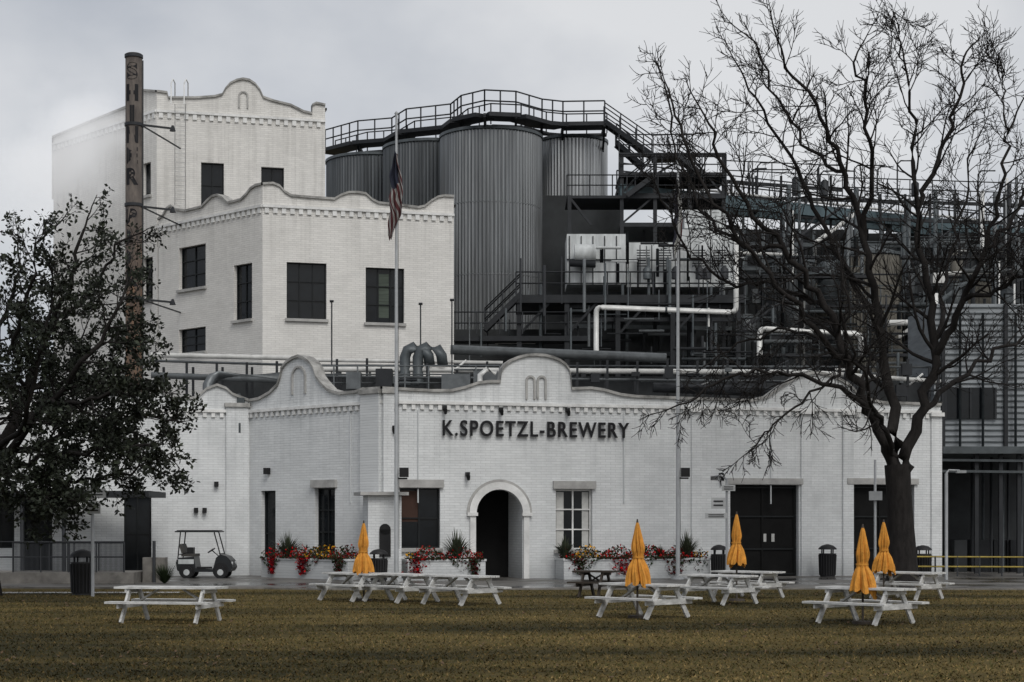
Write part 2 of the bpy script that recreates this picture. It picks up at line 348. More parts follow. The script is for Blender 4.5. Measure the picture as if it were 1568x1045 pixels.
me=text_mesh('K.SPOETZL-BREWERY',1,.012,.04,1.17)
xs=[v.co.x for v in me.vertices]; ys=[v.co.y for v in me.vertices]
ua,za=fB.uz(677,668); ub,_=fB.uz(962,668); _,zb_=fB.uz(690,642)
sx=(ub-ua)/(max(xs)-min(xs)); sy=(zb_-za)*.93/(max(ys)-min(ys)); x0=min(xs); y0=min(ys)
for v in me.vertices:
    p=fB.P(ua+(v.co.x-x0)*sx, za+(v.co.y-y0)*sy, .10+v.co.z); v.co=p-Vector(brew.location)
me.materials.append(M_letter); t=bpy.data.objects.new('sign_lettering',me); bpy.context.collection.objects.link(t); t.parent=brew
# ------------------------------------------------------------------ upper buildings
up=empty('brewhouse_building',(-12,86,0)); wb=MB(); win=MB(); tr=MB()
C0=GX(243,85.8); C1=GX(402,80.0)
kk=(695-CX)/F; Yk=(80-SL*C1.x)/(1-SL*kk); C2=GX(695,Yk)
f1=Facade(C0,C1); f2=Facade(C1,C2)
o1=[rect(f1,274,315,377,442),rect(f1,358,386,405,490),rect(f1,274,315,503,540)]
p1=prof_img(f1,[(243,338),(250,333),(256,322),(263,317),(270,323),(285,325),(310,319),(318,310),(326,303),(334,301),(342,305),(350,313),(370,308),(378,300),(385,291),(393,286),(402,284)])
wall(f1,p1,o1,wb)
o2=[rect(f2,439,500,403,489),rect(f2,560,619,411,495)]
p2=prof_img(f2,[(402,284),(418,283),(428,287),(436,296),(446,302),(470,304),(512,307),(522,301),(534,297),(548,297),(560,299),(570,308),(580,313),(610,316),(640,320),(650,318),(660,310),(670,304),(680,302),(695,303)])
wall(f2,p2,o2,wb)
for f,os_ in ((f1,o1),(f2,o2)):
    for o in os_: window(f,o,win,nx=2 if f is f1 else 3,nz=3,w=.05)
o=o2[1]; w=o['u1']-o['u0']; h=o['top'][0][1]-o['z0']
win.face([f2.P(o['u0']+w*.36,o['z0']+h*.1,-.232),f2.P(o['u0']+w*.62,o['z0']+h*.1,-.232),f2.P(o['u0']+w*.62,o['z0']+h*.9,-.232),f2.P(o['u0']+w*.36,o['z0']+h*.9,-.232)],4)
for f in (f1,f2): dentils(f,tr,16.95,m=0,sp=.4,w=.2,h=.26)
D0=GX(82,93.6); D1=GX(240,86.0); kk=(498-CX)/F; Yk=(86-SL*D1.x)/(1-SL*kk); D2=GX(498,Yk)
g0=Facade(D0,D1); g1=Facade(D1,D2)
q0=[rect(g0,219,231,250,300),rect(g0,219,234,395,460)]
wall(g0,prof_img(g0,[(82,212),(150,184),(200,164),(211,158),(214,140),(240,142)]),q0,wb)
q1=[rect(g1,308,343,250,318),rect(g1,400,435,257,322)]
pe=[(240,142),(256,144),(258,152),(300,152),(328,150),(340,147),(345,138),(352,130),(362,125),(372,123),(382,125),(391,131),(398,140),(403,151),(420,157),(445,163),(465,173),(478,176),(478.1,163),(484,160),(498,163)]
wall(g1,prof_img(g1,pe),q1,wb)
for f,qs in ((g0,q0),(g1,q1)):
    for o in qs: window(f,o,win,nx=2,nz=2,w=.05)
dentils(g1,tr,22.85,m=0,sp=.42,w=.2,h=.28); dentils(g0,tr,22.85,m=0,sp=.42,w=.2,h=.28)
niche(g1,366,379,141,166,tr)
bv=Vector((-SL,1,0)).normalized()
for c,zt,L in ((C2,17.4,9),(D2,23.5,8)):
    f=Facade(c,c+bv*L); wall(f,[(0,zt),(L,zt)],[],wb)
f=Facade(D2+bv*8,D0+bv*2); wall(f,[(0,23.2),(f.L,23.2)],[],wb); f=Facade(D0+bv*2,D0); wall(f,[(0,23.2),(f.L,23.2)],[],wb)
rb=MB(); rb.face([(p.x,p.y,16.4) for p in (C0,C1+Vector((0,.3,0)),C2+Vector((-.3,.3,0)),C2+bv*9,C0+bv*3)],0)
rb.face([(p.x,p.y,22.3) for p in (D0,D1+Vector((0,.3,0)),D2+Vector((-.3,.3,0)),D2+bv*8,D0+bv*2)],0)
f=Facade(C2+bv*9,C0+bv*6)
wall(f,[(0,17),(f.L,17)],[],wb)
M_blind=mat('green_grey_blind',(.06,.075,.06),.8,var=.5,scale=6,stretch=(.1,.1,4))
wb.build('walls',[M_brick2,M_cope],up); win.build('windows',[M_glass,M_frame,M_conc,M_trim,M_blind],up); tr.build('cornice',[M_trim,M_cope,M_conc,M_black,M_brick2],up); rb.build('roofs',[M_roof],up)
lad=MB()
for x in (262,282):
    lad.tube([W(x,160,85.3),W(x,128,85.3),W(x+3,122,85.6),W(x+6,128,86.4),W(x+6,150,86.4)],.03,6,0)
for i in range(24): lad.cyl(W(268,165+i*7,85.4),W(284,166+i*7,85.6),.016,5,0)
for x in (268,284): lad.cyl(W(x,160,85.4),W(x,330,85.4),.02,5,0)
lad.build('roof_ladder',[M_trim])
# ------------------------------------------------------------------ smokestack
st=empty('smokestack',GX(205,79.5)); b=MB()
base=GX(205,79.5); top=W(205,84,79.5).z; R=.385
b.tube([base,(base.x,base.y,top)],[R,R],28,0)
for z in (top-.1,W(0,315,79.5).z,W(0,192,79.5).z,W(0,458,79.5).z): b.tube([(base.x,base.y,z-.07),(base.x,base.y,z+.07)],[R+.04]*2,28,1)
b.tube([(base.x,base.y,top),(base.x,base.y,top+.02)],[R*.9]*2,20,2)
for y in (192,317,459):
    z=W(0,y,79.5).z; b.obox((base.x+R,base.y,z),(base.x+1.75,base.y+.3,z-.1),.07,.09,1); b.obox((base.x+R,base.y+.3,z),(base.x+1.2,base.y+5.0,z),.05,.06,1)
    b.cyl((base.x+1.75,base.y+.3,z-.22),(base.x+1.75,base.y+.3,z+.05),.15,8,1,.05)
b.cyl((base.x+R+.05,base.y-.05,3),(base.x+R+.05,base.y-.05,top-.3),.03,6,1)
b.build('shaft',[M_rust,M_steel,M_blackin],st)
for ch,y in list(zip('SHINER',(112,145,177,209,241,273)))+list(zip('BEER',(335,366,397,428))):
    me=text_mesh(ch,1,.045,0); xs=[v.co.x for v in me.vertices]; ys=[v.co.y for v in me.vertices]; h=max(ys)-min(ys); w=(max(xs)-min(xs))
    z=W(0,y,79.5).z; s=.78/h; sw=min(.58/w, s*1.1)
    for v in me.vertices:
        th=(v.co.x-min(xs)-w/2)*sw/R; zz=(v.co.y-min(ys)-h/2)*s
        v.co=Vector(((R+.014)*math.sin(th),-(R+.014)*math.cos(th),z+zz))
    me.materials.append(M_letter); t=bpy.data.objects.new('letter_'+ch.lower(),me); bpy.context.collection.objects.link(t); t.parent=st
# ------------------------------------------------------------------ tanks
def tank(x,Y,wpx,ytop,m,name='storage_tank',z0=0,pitch=.2):
    c=GX(x,Y); r=wpx/2/F*Y; zt=EYE+(HY-ytop)/F*(Y-r); b=MB(); nr=int(r*2*math.pi/pitch); n=nr*3
    def ring(z,rr):
        out=[]
        for j in range(n):
            rr2=rr+(.05 if j%3==0 else 0); out.append(Vector((c.x+rr2*math.cos(2*math.pi*j/n),c.y+rr2*math.sin(2*math.pi*j/n),z)))
        return out
    nseg=6
    for k in range(nseg):
        za=z0+(zt-z0)*k/nseg; zb=z0+(zt-z0)*(k+1)/nseg
        A=ring(za,r); B=ring(zb-.03,r)
        for j in range(n): b.face([A[j],A[(j+1)%n],B[(j+1)%n],B[j]],0)
        b.tube([(c.x,c.y,zb-.05),(c.x,c.y,zb)],[r+.03]*2,64,0 if k<nseg-1 else 1)
    b.tube([(c.x,c.y,zt),(c.x,c.y,zt+.16),(c.x,c.y,zt+.18),(c.x,c.y,zt+.55)],[r+.1,r+.1,r,.4],64,1)
    b.build(name,[m,M_steel2])
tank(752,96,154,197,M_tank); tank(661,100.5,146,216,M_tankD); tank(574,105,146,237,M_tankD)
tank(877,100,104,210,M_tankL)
# ------------------------------------------------------------------ railings & walkways
def rail(b,pts,h=1.1,sp=1.3,r=.035,m=0,mid=2):
    pts=[Vector(p) for p in pts]
    for a,c in zip(pts,pts[1:]):
        L=(c-a).length; n=max(1,round(L/sp))
        for i in range(n+1):
            p=a.lerp(c,i/n); b.cyl(p,p+Vector((0,0,h)),r,5,m)
        for k in range(mid):
            zz=Vector((0,0,h*(1-k/mid))); b.cyl(a+zz,c+zz,r,5,m)
def deck(b,pts,wd,m=0,th=.22):
    pts=[Vector(p) for p in pts]
    for a,c in zip(pts,pts[1:]):
        o=Vector((0,wd/2,0)); b.obox(a+o-Vector((0,0,th/2)),c+o-Vector((0,0,th/2)),wd,th,m)
tw=MB()
fp=[W(498,228,106.5),W(548,215,103),W(600,211,101.5),W(622,198,99),W(690,191,97),W(706,179,94),W(742,171,92.3),W(790,173,93),W(830,184,95.5),W(862,187,97),W(926,186,97)]
deck(tw,fp,1.3); rail(tw,fp,1.15,1.2,.045)
bp=[p+Vector((.3,3.2,.05)) for p in fp]; rail(tw,bp,1.15,1.4,.04); deck(tw,bp,.5,th=.12)
for p in fp[1:]:
    tw.obox(p-Vector((0,0,.15)),p+Vector((0,2.6,-1.6)),.12,.12,0); tw.obox(p-Vector((0,0,.2)),p+Vector((0,3.2,-.15)),.14,.2,0)
def stair(b,a,c,wd=.9,m=0,steps=None):
    a=Vector(a);c=Vector(c); n=steps or max(3,int(abs(a.z-c.z)/.22)); o=Vector((0,wd,0))
    b.obox(a,c,.06,.26,m); b.obox(a+o,c+o,.06,.26,m)
    for i in range(n):
        p=a.lerp(c,(i+.5)/n); b.obox(p,p+o,.26,.04,m)
    for q in (Vector((0,0,0)),o): rail(b,[a+q,c+q],1.05,1.3,.035,m)
s0=W(926,186,97); s1=W(1000,238,95.5)
stair(tw,s0,s1)
s2=W(1052,236,95.5); deck(tw,[s1,s2],1.2); rail(tw,[s1,s2])
stair(tw,W(944,218,97),W(985,255,96))
tw.build('tank_top_walkway',[M_steel])
at=MB()
for x in (952,1003,1056,1108):
    for Y in (92,95.5):
        p=W(x,238,Y); at.obox((p.x,p.y,0),(p.x,p.y,p.z),.2,.2,0)
for yl in (238,268,300,345,395,440):
    for Y in (92,95.5):
        zz=W(0,yl,Y).z; at.obox((W(948,0,Y).x,Y,zz),(W(1112,0,Y).x,Y,zz),.16,.22,0)
    zz=W(0,yl,92).z
    for x in (952,1003,1056,1108): at.obox((W(x,0,92).x,92,zz),(W(x,0,95.5).x,95.5,zz),.14,.2,0)
for a_,b_ in (((950,300),(1003,238)),((1003,300),(950,345)),((1056,238),(1108,300)),((1056,345),(1003,300)),((1003,268),(1056,238))): at.obox(W(*a_,92),W(*b_,92),.1,.1,0)
for yl,xa,xb in ((238,948,1060),(268,948,1112),(300,868,1112)):
    rail(at,[W(xa,yl,91.8),W(xb,yl,91.8)],1.1,1.2,.035)
deck(at,[W(948,268,91.8),W(1112,268,91.8)],3.4,th=.12)
deck(at,[W(868,300,91.8),W(1112,300,91.8)],3.4,th=.15)
at.obox(W(872,440,91.8),W(872,300,91.8),.2,.2,0); at.obox(W(905,345,91.8),W(870,300,91.8),.12,.12,0)
stair(at,W(1003,268,91.2),W(960,300,91.2)); stair(at,W(1040,238,91),W(1075,268,91))
at.build('steel_access_tower',[M_steel])
pb=MB(); zB=20.1
a=Vector((W(948,0,92).x,92,zB)); c=Vector((34,104,zB-.6))
pb.obox(a,c,.3,.62,0); pb.obox(a+Vector((0,2,0)),c+Vector((0,2,0)),.3,.62,0)
rail(pb,[a+Vector((0,0,.32)),c+Vector((0,0,.32))],1.15,1.4,.04,1); rail(pb,[a+Vector((0,2,.32)),c+Vector((0,2,.32))],1.15,1.4,.04,1)
for i in range(0,15):
    p=a.lerp(c,i/14); pb.obox(p,p+Vector((0,2,0)),.2,.3,1)
    if i%3==2:
        pb.obox((p.x,p.y+.3,0),(p.x,p.y+.3,p.z-.3),.3,.3,1); pb.obox((p.x,p.y+.3,p.z-2),(p.x+1.4,p.y+.4,p.z-.3),.12,.12,1)
for dz,r,m in ((.55,.13,1),(.9,.07,2),(.5,.1,1)):
    pb.cyl(a+Vector((0,1+dz,dz)),c+Vector((0,1+dz,dz)),r,8,m)
pb.build('pipe_bridge',[M_blue,M_steel,M_pipe])
pg=MB()
for i in range(12):
    x=rng.uniform(1120,1560); Y=rng.uniform(95,101); p=W(x,300,Y); h=rng.uniform(.3,1.0)
    if i%4==0: pg.tube([p,p+Vector((0,0,h)),p+Vector((0,0,h+.12))],[.22,.22,.1],10,0)
    else: pg.tube([p,p+Vector((0,0,h+.8)),p+Vector((.2,0,h+1.0)),p+Vector((rng.uniform(.7,3),0,h+1.0))],.045,8,0)
for x in range(1120,1580,38): pg.obox(GX(x,98),W(x,270 if x<1300 else 298,98),.13,.13,0)
for y,xa,xb in ((302,1105,1600),(278,1105,1290),(330,1105,1600)): pg.obox(W(xa,y,98),W(xb,y+14,98),.16,.18,0)
rail(pg,[W(1110,276,97.5),W(1290,284,97.5)],1.1,1.3,.035,0); rail(pg,[W(1290,302,97.5),W(1600,312,97.5)],1.1,1.3,.035,0)
for x in range(1120,1560,76): pg.obox(W(x,330,98),W(x+38,302,98),.08,.08,0)
pg.build('upper_pipe_rack',[M_steel,M_steel2])
# ------------------------------------------------------------------ process building & gear
pl=empty('process_plant_building',(15,100,0)); b=MB()
def slab(x0,x1,yt,Y,dep,m,z0=0):
    p=W(x0,yt,Y); q=W(x1,yt,Y); b.box(((p.x+q.x)/2,Y+dep/2,(p.z+z0)/2),(q.x-p.x,dep,p.z-z0),0,m)
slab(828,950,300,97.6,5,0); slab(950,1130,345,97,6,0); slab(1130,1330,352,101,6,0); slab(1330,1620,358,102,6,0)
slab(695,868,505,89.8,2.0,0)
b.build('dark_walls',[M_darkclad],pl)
b=MB()
for x in range(960,1600,26): b.obox(GX(x,96.6),W(x,rng.uniform(345,362),96.6),.16,.16,rng.choice([0,0,1]))
for y in (372,410,455,500,540): b.obox(W(868,y,96.4),W(1600,y+rng.uniform(4,12),96.4),.14,.22,rng.choice([0,1]))
b.build('steel_frame',[M_steel,M_steel2],pl)
en=MB()
def wbx(x0,x1,y0,y1,Y,dep,m):
    p=W(x0,y0,Y); q=W(x1,y1,Y); en.box(((p.x+q.x)/2,Y+dep/2,(p.z+q.z)/2),(q.x-p.x,dep,abs(p.z-q.z)),0,m)
wbx(868,958,359,436,88,3,0); wbx(960,1040,372,440,88.4,3,0); wbx(1042,1122,352,440,88.2,3,0)
wbx(1048,1112,322,350,89,2,0)
for x in range(872,1122,18): en.obox(W(x,362 if x<958 else 376,87.96),W(x,436,87.96),.05,.05,1)
en.obox(W(868,398,87.95),W(1122,400,87.95),.05,.07,1)
for x in (975,1008,1060,1092):
    for k in range(7): en.obox(W(x,384+k*4,87.9),W(x+20,384+k*4,87.9),.05,.05,1)
for i in range(22):
    x=rng.uniform(905,1118); y=rng.uniform(372,425); p=W(x,y,87.3); d=rng.choice([Vector((1,0,0)),Vector((0,0,-1)),Vector((0,0,-1))]); en.cyl(p,p+d*rng.uniform(.5,1.6),rng.choice([.03,.05,.08]),7,rng.choice([0,1,1,2]))
for i in range(5):
    p=W(rng.uniform(970,1110),428,87.3); en.tube([p,p+Vector((0,0,.5)),p+Vector((0,0,.65))],[.22,.22,.08],12,rng.choice([1,2]))
en.tube([W(880,388,87.4),W(912,388,87.4)],[.45,.45],16,0); en.tube([W(872,403,87.3),W(912,405,87.3)],[.2,.2],12,1)
en.build('equipment_enclosure',[M_white,M_steel,M_steel2])
pf=MB(); pz=[W(790,452,86),W(1140,452,86)]
pz[1].z=pz[0].z
deck(pf,pz,5,th=.4); rail(pf,pz,1.15,1.2,.04)
for x in (795,868,946,1030,1130):
    p=W(x,452,86.2); pf.obox((p.x,p.y,0),(p.x,p.y,pz[0].z-.4),.24,.24,0)
    pf.obox((p.x,p.y,pz[0].z-2),(p.x+1.5,p.y,pz[0].z-.4),.12,.12,0)
stair(pf,W(798,450,86),W(742,505,86)); rail(pf,[W(695,512,86),W(870,512,86)],1.1,1.1,.035); deck(pf,[W(695,515,86),W(900,515,86)],1.5,th=.25)
for y in (470,490): pf.obox(W(870,y,86.5),W(1135,y,86.5),.16,.2,0)
pf.build('service_platform',[M_steel])
def pipe(name,pts,r,m=M_pipe,fl=True):
    b=MB(); pts=[Vector(p) for p in pts]; out=[pts[0]]
    for i in range(1,len(pts)-1):
        a,p,c=pts[i-1],pts[i],pts[i+1]; rr=min(r*2.2,(a-p).length*.45,(c-p).length*.45)
        q0=p+(a-p).normalized()*rr; q1=p+(c-p).normalized()*rr
        for t in (0,.25,.5,.75,1): out.append(q0*(1-t)**2+p*2*t*(1-t)+q1*t*t)
    out.append(pts[-1]); b.tube(out,r,12,0)
    if fl:
        for a,c in zip(pts,pts[1:]):
            L=(c-a).length; n=int(L/2.5)
            for i in range(1,n):
                p=a.lerp(c,i/n); d=(c-a).normalized()*.05; b.tube([p-d,p+d],r*1.25,12,1)
    return b.build(name,[m,M_steel2])
pipe('process_pipe',[W(913,545,84),W(913,471,84),W(1127,479,84),W(1127,440,84),W(1127,360,85)],.13)
pipe('process_pipe',[W(1163,545,84),W(1163,504,84),W(1318,512,84),W(1318,545,84)],.14)
pipe('process_pipe',[W(1360,495,86),W(1432,494,86),W(1432,450,86)],.15)
pipe('process_pipe',[W(1128,388,90),W(1230,392,90),W(1230,560,90)],.10)
pipe('process_pipe',[W(1440,420,90),W(1570,415,90)],.10)
M_pipe2=mat('grey_pipe',(.13,.14,.145),.45,.5,var=.3)
def cluster(b):
    for i in range(210):
        Y=rng.uniform(88,96); x=rng.uniform(1125,1590); y=rng.uniform(360,600); L=rng.uniform(.8,5); r=rng.choice([.03,.05,.08,.12])
        p=W(x,y,Y); d=rng.choice([Vector((1,0,0)),Vector((0,0,1)),Vector((0,0,1)),Vector((1,0,0)),Vector((.7,0,.5))])
        if p.z+d.z*L>20.4: L=max(.3,(20.4-p.z)) if d.z>0 else L
        m=rng.choices([0,1,2,3],[5,4,2,.9])[0]
        b.cyl(p,p+d*L,r,7,m)
        if rng.random()<.4: b.cyl(p,p+Vector((0,0,-L*.6)),r,7,m)
    for i in range(26):
        Y=rng.uniform(90,96); p=W(rng.uniform(1125,1590),rng.uniform(380,590),Y); b.box(p,(rng.uniform(.3,1.2),.6,rng.uniform(.3,.9)),0,rng.choices([0,1,2,3],[4,3,1.6,.4])[0])
    for i in range(16):
        Y=rng.uniform(92,96); p=W(rng.uniform(1140,1560),rng.uniform(450,570),Y); r=rng.uniform(.3,.8); h=rng.uniform(1,3)
        b.tube([p-Vector((0,0,r*.4)),p,p+Vector((0,0,h)),p+Vector((0,0,h+r*.4))],[r*.3,r,r,r*.4],16,rng.choice([1,1,2,4]))
    for i in range(90):
        Y=rng.uniform(84,88); x=rng.uniform(700,1130); y=rng.uniform(462,590); L=rng.uniform(.6,3.5); p=W(x,y,Y); d=rng.choice([Vector((1,0,0)),Vector((0,0,1))])
        b.cyl(p,p+d*L,rng.choice([.03,.05,.08]),7,rng.choices([0,1,2,3],[5,4,1.4,.5])[0])
    for Y,x0,x1,y in ((89,1130,1330,425),(90,1250,1480,470),(89,1180,1440,545),(91,1380,1590,395)):
        rail(b,[W(x0,y,Y),W(x1,y,Y)],1.1,1.2,.03,1); b.obox(W(x0,y,Y),W(x1,y,Y),.6,.15,0)
pc=MB(); cluster(pc)
pc.build('process_pipework',[M_steel,M_steel2,M_pipe2,M_pipe,M_tan])
for x,Y,w,yt,m in ((1335,93,90,388,M_tan),(1210,95,70,400,M_tankD),(1480,94,70,430,M_tan)): tank(x,Y,w,yt,m,'process_vessel')
# ------------------------------------------------------------------ rooftop pipe rack
rk=MB(); rk.box((3.2,77.2,7.6),(34,.5,2.3),0,0); rk.build('rooftop_dark_backdrop',[M_darkclad])  # added dark metal backdrop to fill the dark zone behind the roof pipes
rr=MB()
for y0,y1,xa,xb,Y,r,m in ((544,549,232,455,75,.11,1),(553,560,232,470,75.5,.06,2),(575,583,232,430,74,.14,2),(566,571,480,1235,75,.12,1),(552,556,470,770,76,.08,1),(594,606,1000,1320,74,.22,0),(576,586,420,1300,74.5,.06,2),(536,549,690,1020,76,.22,2),(560,563,470,1440,76.5,.05,2),(570,585,1230,1440,75,.1,1)):
    rr.tube([W(xa,y0,Y),W(xb,y1,Y)],r,10,m)
for x in range(240,1440,46):
    Y=74.5; p=W(x,572,Y); rr.obox((p.x,Y,6.45),(p.x,Y,W(x,552+rng.uniform(-6,6),Y).z),.1,.1,0); rr.obox((p.x,Y+1.5,6.45),(p.x,Y+1.5,p.z+.4),.1,.1,0)
rail(rr,[W(475,600,73.5),W(765,600,73.5)],1.1,1.0,.035,2,3)
rr.tube([W(318,608,73.5),W(318,590,73.5),W(324,580,73.7),W(336,576,74),W(430,578,74)],.22,12,2)
for x in (620,640):
    rr.tube([W(x,590,75),W(x,548,75),W(x+4,537,75),W(x+14,532,75),W(x+30,535,75),W(x+36,545,75),W(x+38,560,75)],.24,14,3)
for x0,x1,y0,y1,m in ((676,720,574,597,2),(725,762,568,596,2),(575,600,565,592,0),(530,552,570,596,2)):
    p=W(x0,y0,73); q=W(x1,y1,73); rr.box(((p.x+q.x)/2,73.4,(p.z+q.z)/2),(q.x-p.x,.8,p.z-q.z),0,m)
rr.tube([W(735,597,72.6),W(735,575,72.6),W(745,566,72.6),W(760,572,72.6)],.12,10,1)
for x,yt in ((508,462),(644,466),(692,460)):
    rr.cyl(W(x,600,75),W(x,yt,75),.035,6,0); rr.cyl(W(x-3,yt,75),W(x+3,yt,75),.06,6,0)
for i in range(50):
    x=rng.uniform(470,1420); Y=rng.uniform(73.5,76); p=W(x,rng.uniform(565,600),Y)
    if i%2: rr.box(p,(rng.uniform(.15,.5),.3,rng.uniform(.15,.5)),0,rng.choice([0,0,2]))
    else: rr.cyl(p,p+Vector((rng.choice([.6,1.2]),0,rng.choice([0,.5]))),.05,6,rng.choice([0,1,2]))
rr.build('rooftop_pipe_rack',[M_steel,M_pipe,M_pipe2,M_steel2])
# ------------------------------------------------------------------ right annex
ax=empty('sided_annex_building',GX(1500,76)); b=MB()
p=W(1430,466,76); q=W(1640,466,76); cz=p.z
b.box(((p.x+q.x)/2,78.5,(cz+5.4)/2),(q.x-p.x,5,cz-5.4),0,0)
z=5.5
while z<cz-.05:
    b.obox((p.x,75.97,z),(q.x,75.97,z),.05,.05,1); z+=.26
for x in (1444,1540): b.obox(W(x,466,75.9),W(x,690,75.9),.16,.16,2)
def fr(x0,x1,y0,y1,m):
    a=W(x0,y0,75.9); c=W(x1,y1,75.9); b.box(((a.x+c.x)/2,75.92,(a.z+c.z)/2),(c.x-a.x,.08,a.z-c.z),0,m)
fr(1448,1526,594,642,3)
for x in (1448,1486,1524): b.obox(W(x,594,75.84),W(x,642,75.84),.08,.06,2)
for x in (1470,1505,1555): b.cyl(W(x,480,75.7),W(x,690,75.7),.06,8,1)
b.build('siding',[M_siding,M_steel2,M_steel,M_glass],ax)
b=MB()
a=W(1442,690,72); c=W(1640,690,72); b.box(((a.x+c.x)/2,75,a.z),(c.x-a.x,6.5,.3),0,0)
b.box(((a.x+c.x)/2,79.5,a.z/2),(c.x-a.x,.3,a.z-.4),0,1)
for x in (1495,1532,1560,1600): b.obox(GX(x,72.2),W(x,692,72.2),.16,.16,2)
for y in (705,722): b.obox(W(1442,y,72),W(1640,y+2,72),.08,.1,0)
for i in range(14):
    x=rng.uniform(1450,1600); p=GX(x,rng.uniform(74,78)); b.box(p+Vector((0,0,.7)),(rng.uniform(.4,1),.6,1.4),0,rng.choice([1,2]))
for i in range(10):
    x=rng.uniform(1450,1600); p=GX(x,rng.uniform(74,78)); b.cyl(p,p+Vector((0,0,5)),.06,6,rng.choice([0,2]))
b.build('canopy',[M_steel2,M_darkclad,M_steel],ax)
yr=MB()
for y in (853,868): yr.cyl(W(1398,y,68),W(1640,y+1,68),.035,6,0)
for x in range(1398,1640,34): yr.cyl(GX(x,68),W(x,852,68),.035,6,1)
yr.build('yellow_handrail',[M_yrail,M_steel])
# ------------------------------------------------------------------ ground
def patch_nodes(n,l,tc):
    n1=n.new('ShaderNodeTexNoise'); n1.inputs['Scale'].default_value=.16; n1.inputs['Detail'].default_value=7; n1.inputs['Roughness'].default_value=.6
    mp=n.new('ShaderNodeMapping'); mp.inputs['Scale'].default_value=(.5,1.6,1); l.new(tc.outputs['Generated'] if False else tc.outputs['Object'],mp.inputs[0]); l.new(mp.outputs[0],n1.inputs['Vector'])
    return n1
def grass_mat():
    m,n,l,b=nt('winter_lawn'); tc=n.new('ShaderNodeTexCoord'); n1=patch_nodes(n,l,tc)
    n2=n.new('ShaderNodeTexNoise'); n2.inputs['Scale'].default_value=7; n2.inputs['Detail'].default_value=8; n2.inputs['Roughness'].default_value=.8
    l.new(tc.outputs['Object'],n2.inputs['Vector'])
    r1=n.new('ShaderNodeValToRGB'); e=r1.color_ramp.elements; e[0].position=.38; e[0].color=(.038,.035,.016,1); e[1].position=.64; e[1].color=(.15,.112,.044,1)
    l.new(n1.outputs['Fac'],r1.inputs['Fac'])
    r2=n.new('ShaderNodeValToRGB'); e=r2.color_ramp.elements; e[0].position=.35; e[0].color=(.4,.42,.38,1); e[1].position=.7; e[1].color=(1.25,1.2,1.1,1)
    l.new(n2.outputs['Fac'],r2.inputs['Fac'])
    mx=n.new('ShaderNodeMixRGB'); mx.blend_type='MULTIPLY'; mx.inputs['Fac'].default_value=1; l.new(r1.outputs[0],mx.inputs[1]); l.new(r2.outputs[0],mx.inputs[2])
    l.new(mx.outputs[0],b.inputs['Base Color']); b.inputs['Roughness'].default_value=.95; b.inputs['Specular IOR Level'].default_value=.1
    bp=n.new('ShaderNodeBump'); bp.inputs['Strength'].default_value=.6; bp.inputs['Distance'].default_value=.04; l.new(n2.outputs['Fac'],bp.inputs['Height']); l.new(bp.outputs[0],b.inputs['Normal'])
    return m
M_grass=grass_mat()
b=MB(); b.face([(-1500,-200,0),(1500,-200,0),(1500,2500,0),(-1500,2500,0)],0); gr=b.build('ground',[M_grass])
def pave_mat():
    m,n,l,b=nt('wet_concrete'); tc=n.new('ShaderNodeTexCoord')
    n1=n.new('ShaderNodeTexNoise'); n1.inputs['Scale'].default_value=.35; n1.inputs['Detail'].default_value=6; l.new(tc.outputs['Object'],n1.inputs['Vector'])
    r=n.new('ShaderNodeValToRGB'); e=r.color_ramp.elements; e[0].position=.4; e[0].color=(.05,.047,.044,1); e[1].position=.65; e[1].color=(.14,.132,.12,1)
    l.new(n1.outputs['Fac'],r.inputs['Fac']); l.new(r.outputs[0],b.inputs['Base Color'])
    r2=n.new('ShaderNodeValToRGB'); e=r2.color_ramp.elements; e[0].position=.40; e[0].color=(.14,.14,.14,1); e[1].position=.56; e[1].color=(.6,.6,.6,1)
    l.new(n1.outputs['Fac'],r2.inputs['Fac']); l.new(r2.outputs[0],b.inputs['Roughness'])
    n2=n.new('ShaderNodeTexNoise'); n2.inputs['Scale'].default_value=9; l.new(tc.outputs['Object'],n2.inputs['Vector'])
    bp=n.new('ShaderNodeBump'); bp.inputs['Strength'].default_value=.15; bp.inputs['Distance'].default_value=.01; l.new(n2.outputs['Fac'],bp.inputs['Height']); l.new(bp.outputs[0],b.inputs['Normal'])
    return m
M_pave=pave_mat()
b=MB(); edge=[(x,54.5+.35*math.sin(x*.23)+(.9 if x<-6 else 0),.012) for x in range(-60,61,2)]
for a,c in zip(edge,edge[1:]): b.face([a,c,(c[0],130,.012),(a[0],130,.012)],0)
b.build('pavement',[M_pave])
b=MB()
for a,c in zip(edge,edge[1:]): b.obox(Vector(a)+Vector((0,0,.01)),Vector(c)+Vector((0,0,.01)),.12,.07,0)
M_kerb=mat('worn_kerb',(.17,.16,.145),.85,var=.4)
b.build('kerb',[M_kerb])
b=MB(); b.face([(-40,50.6,.004),(-10.2,52.0,.004),(-10.2,52.8,.004),(-40,52.0,.004)],0); b.build('footpath',[M_conc])
def bladem(name,col):
    m,n,l,b=nt(name); tc=n.new('ShaderNodeTexCoord'); n1=patch_nodes(n,l,tc)
    r1=n.new('ShaderNodeValToRGB'); e=r1.color_ramp.elements; e[0].position=.38; e[0].color=(*[c*.35 for c in col],1); e[1].position=.64; e[1].color=(*[c*1.15 for c in col],1)
    l.new(n1.outputs['Fac'],r1.inputs['Fac']); l.new(r1.outputs[0],b.inputs['Base Color']); b.inputs['Roughness'].default_value=.95; b.inputs['Specular IOR Level'].default_value=.1; return m
M_bl=[bladem('grass_blade_a',(.135,.10,.038)),bladem('grass_blade_b',(.075,.07,.026)),bladem('grass_blade_c',(.23,.165,.07))]
b=MB()
go=Vector(gr.location)
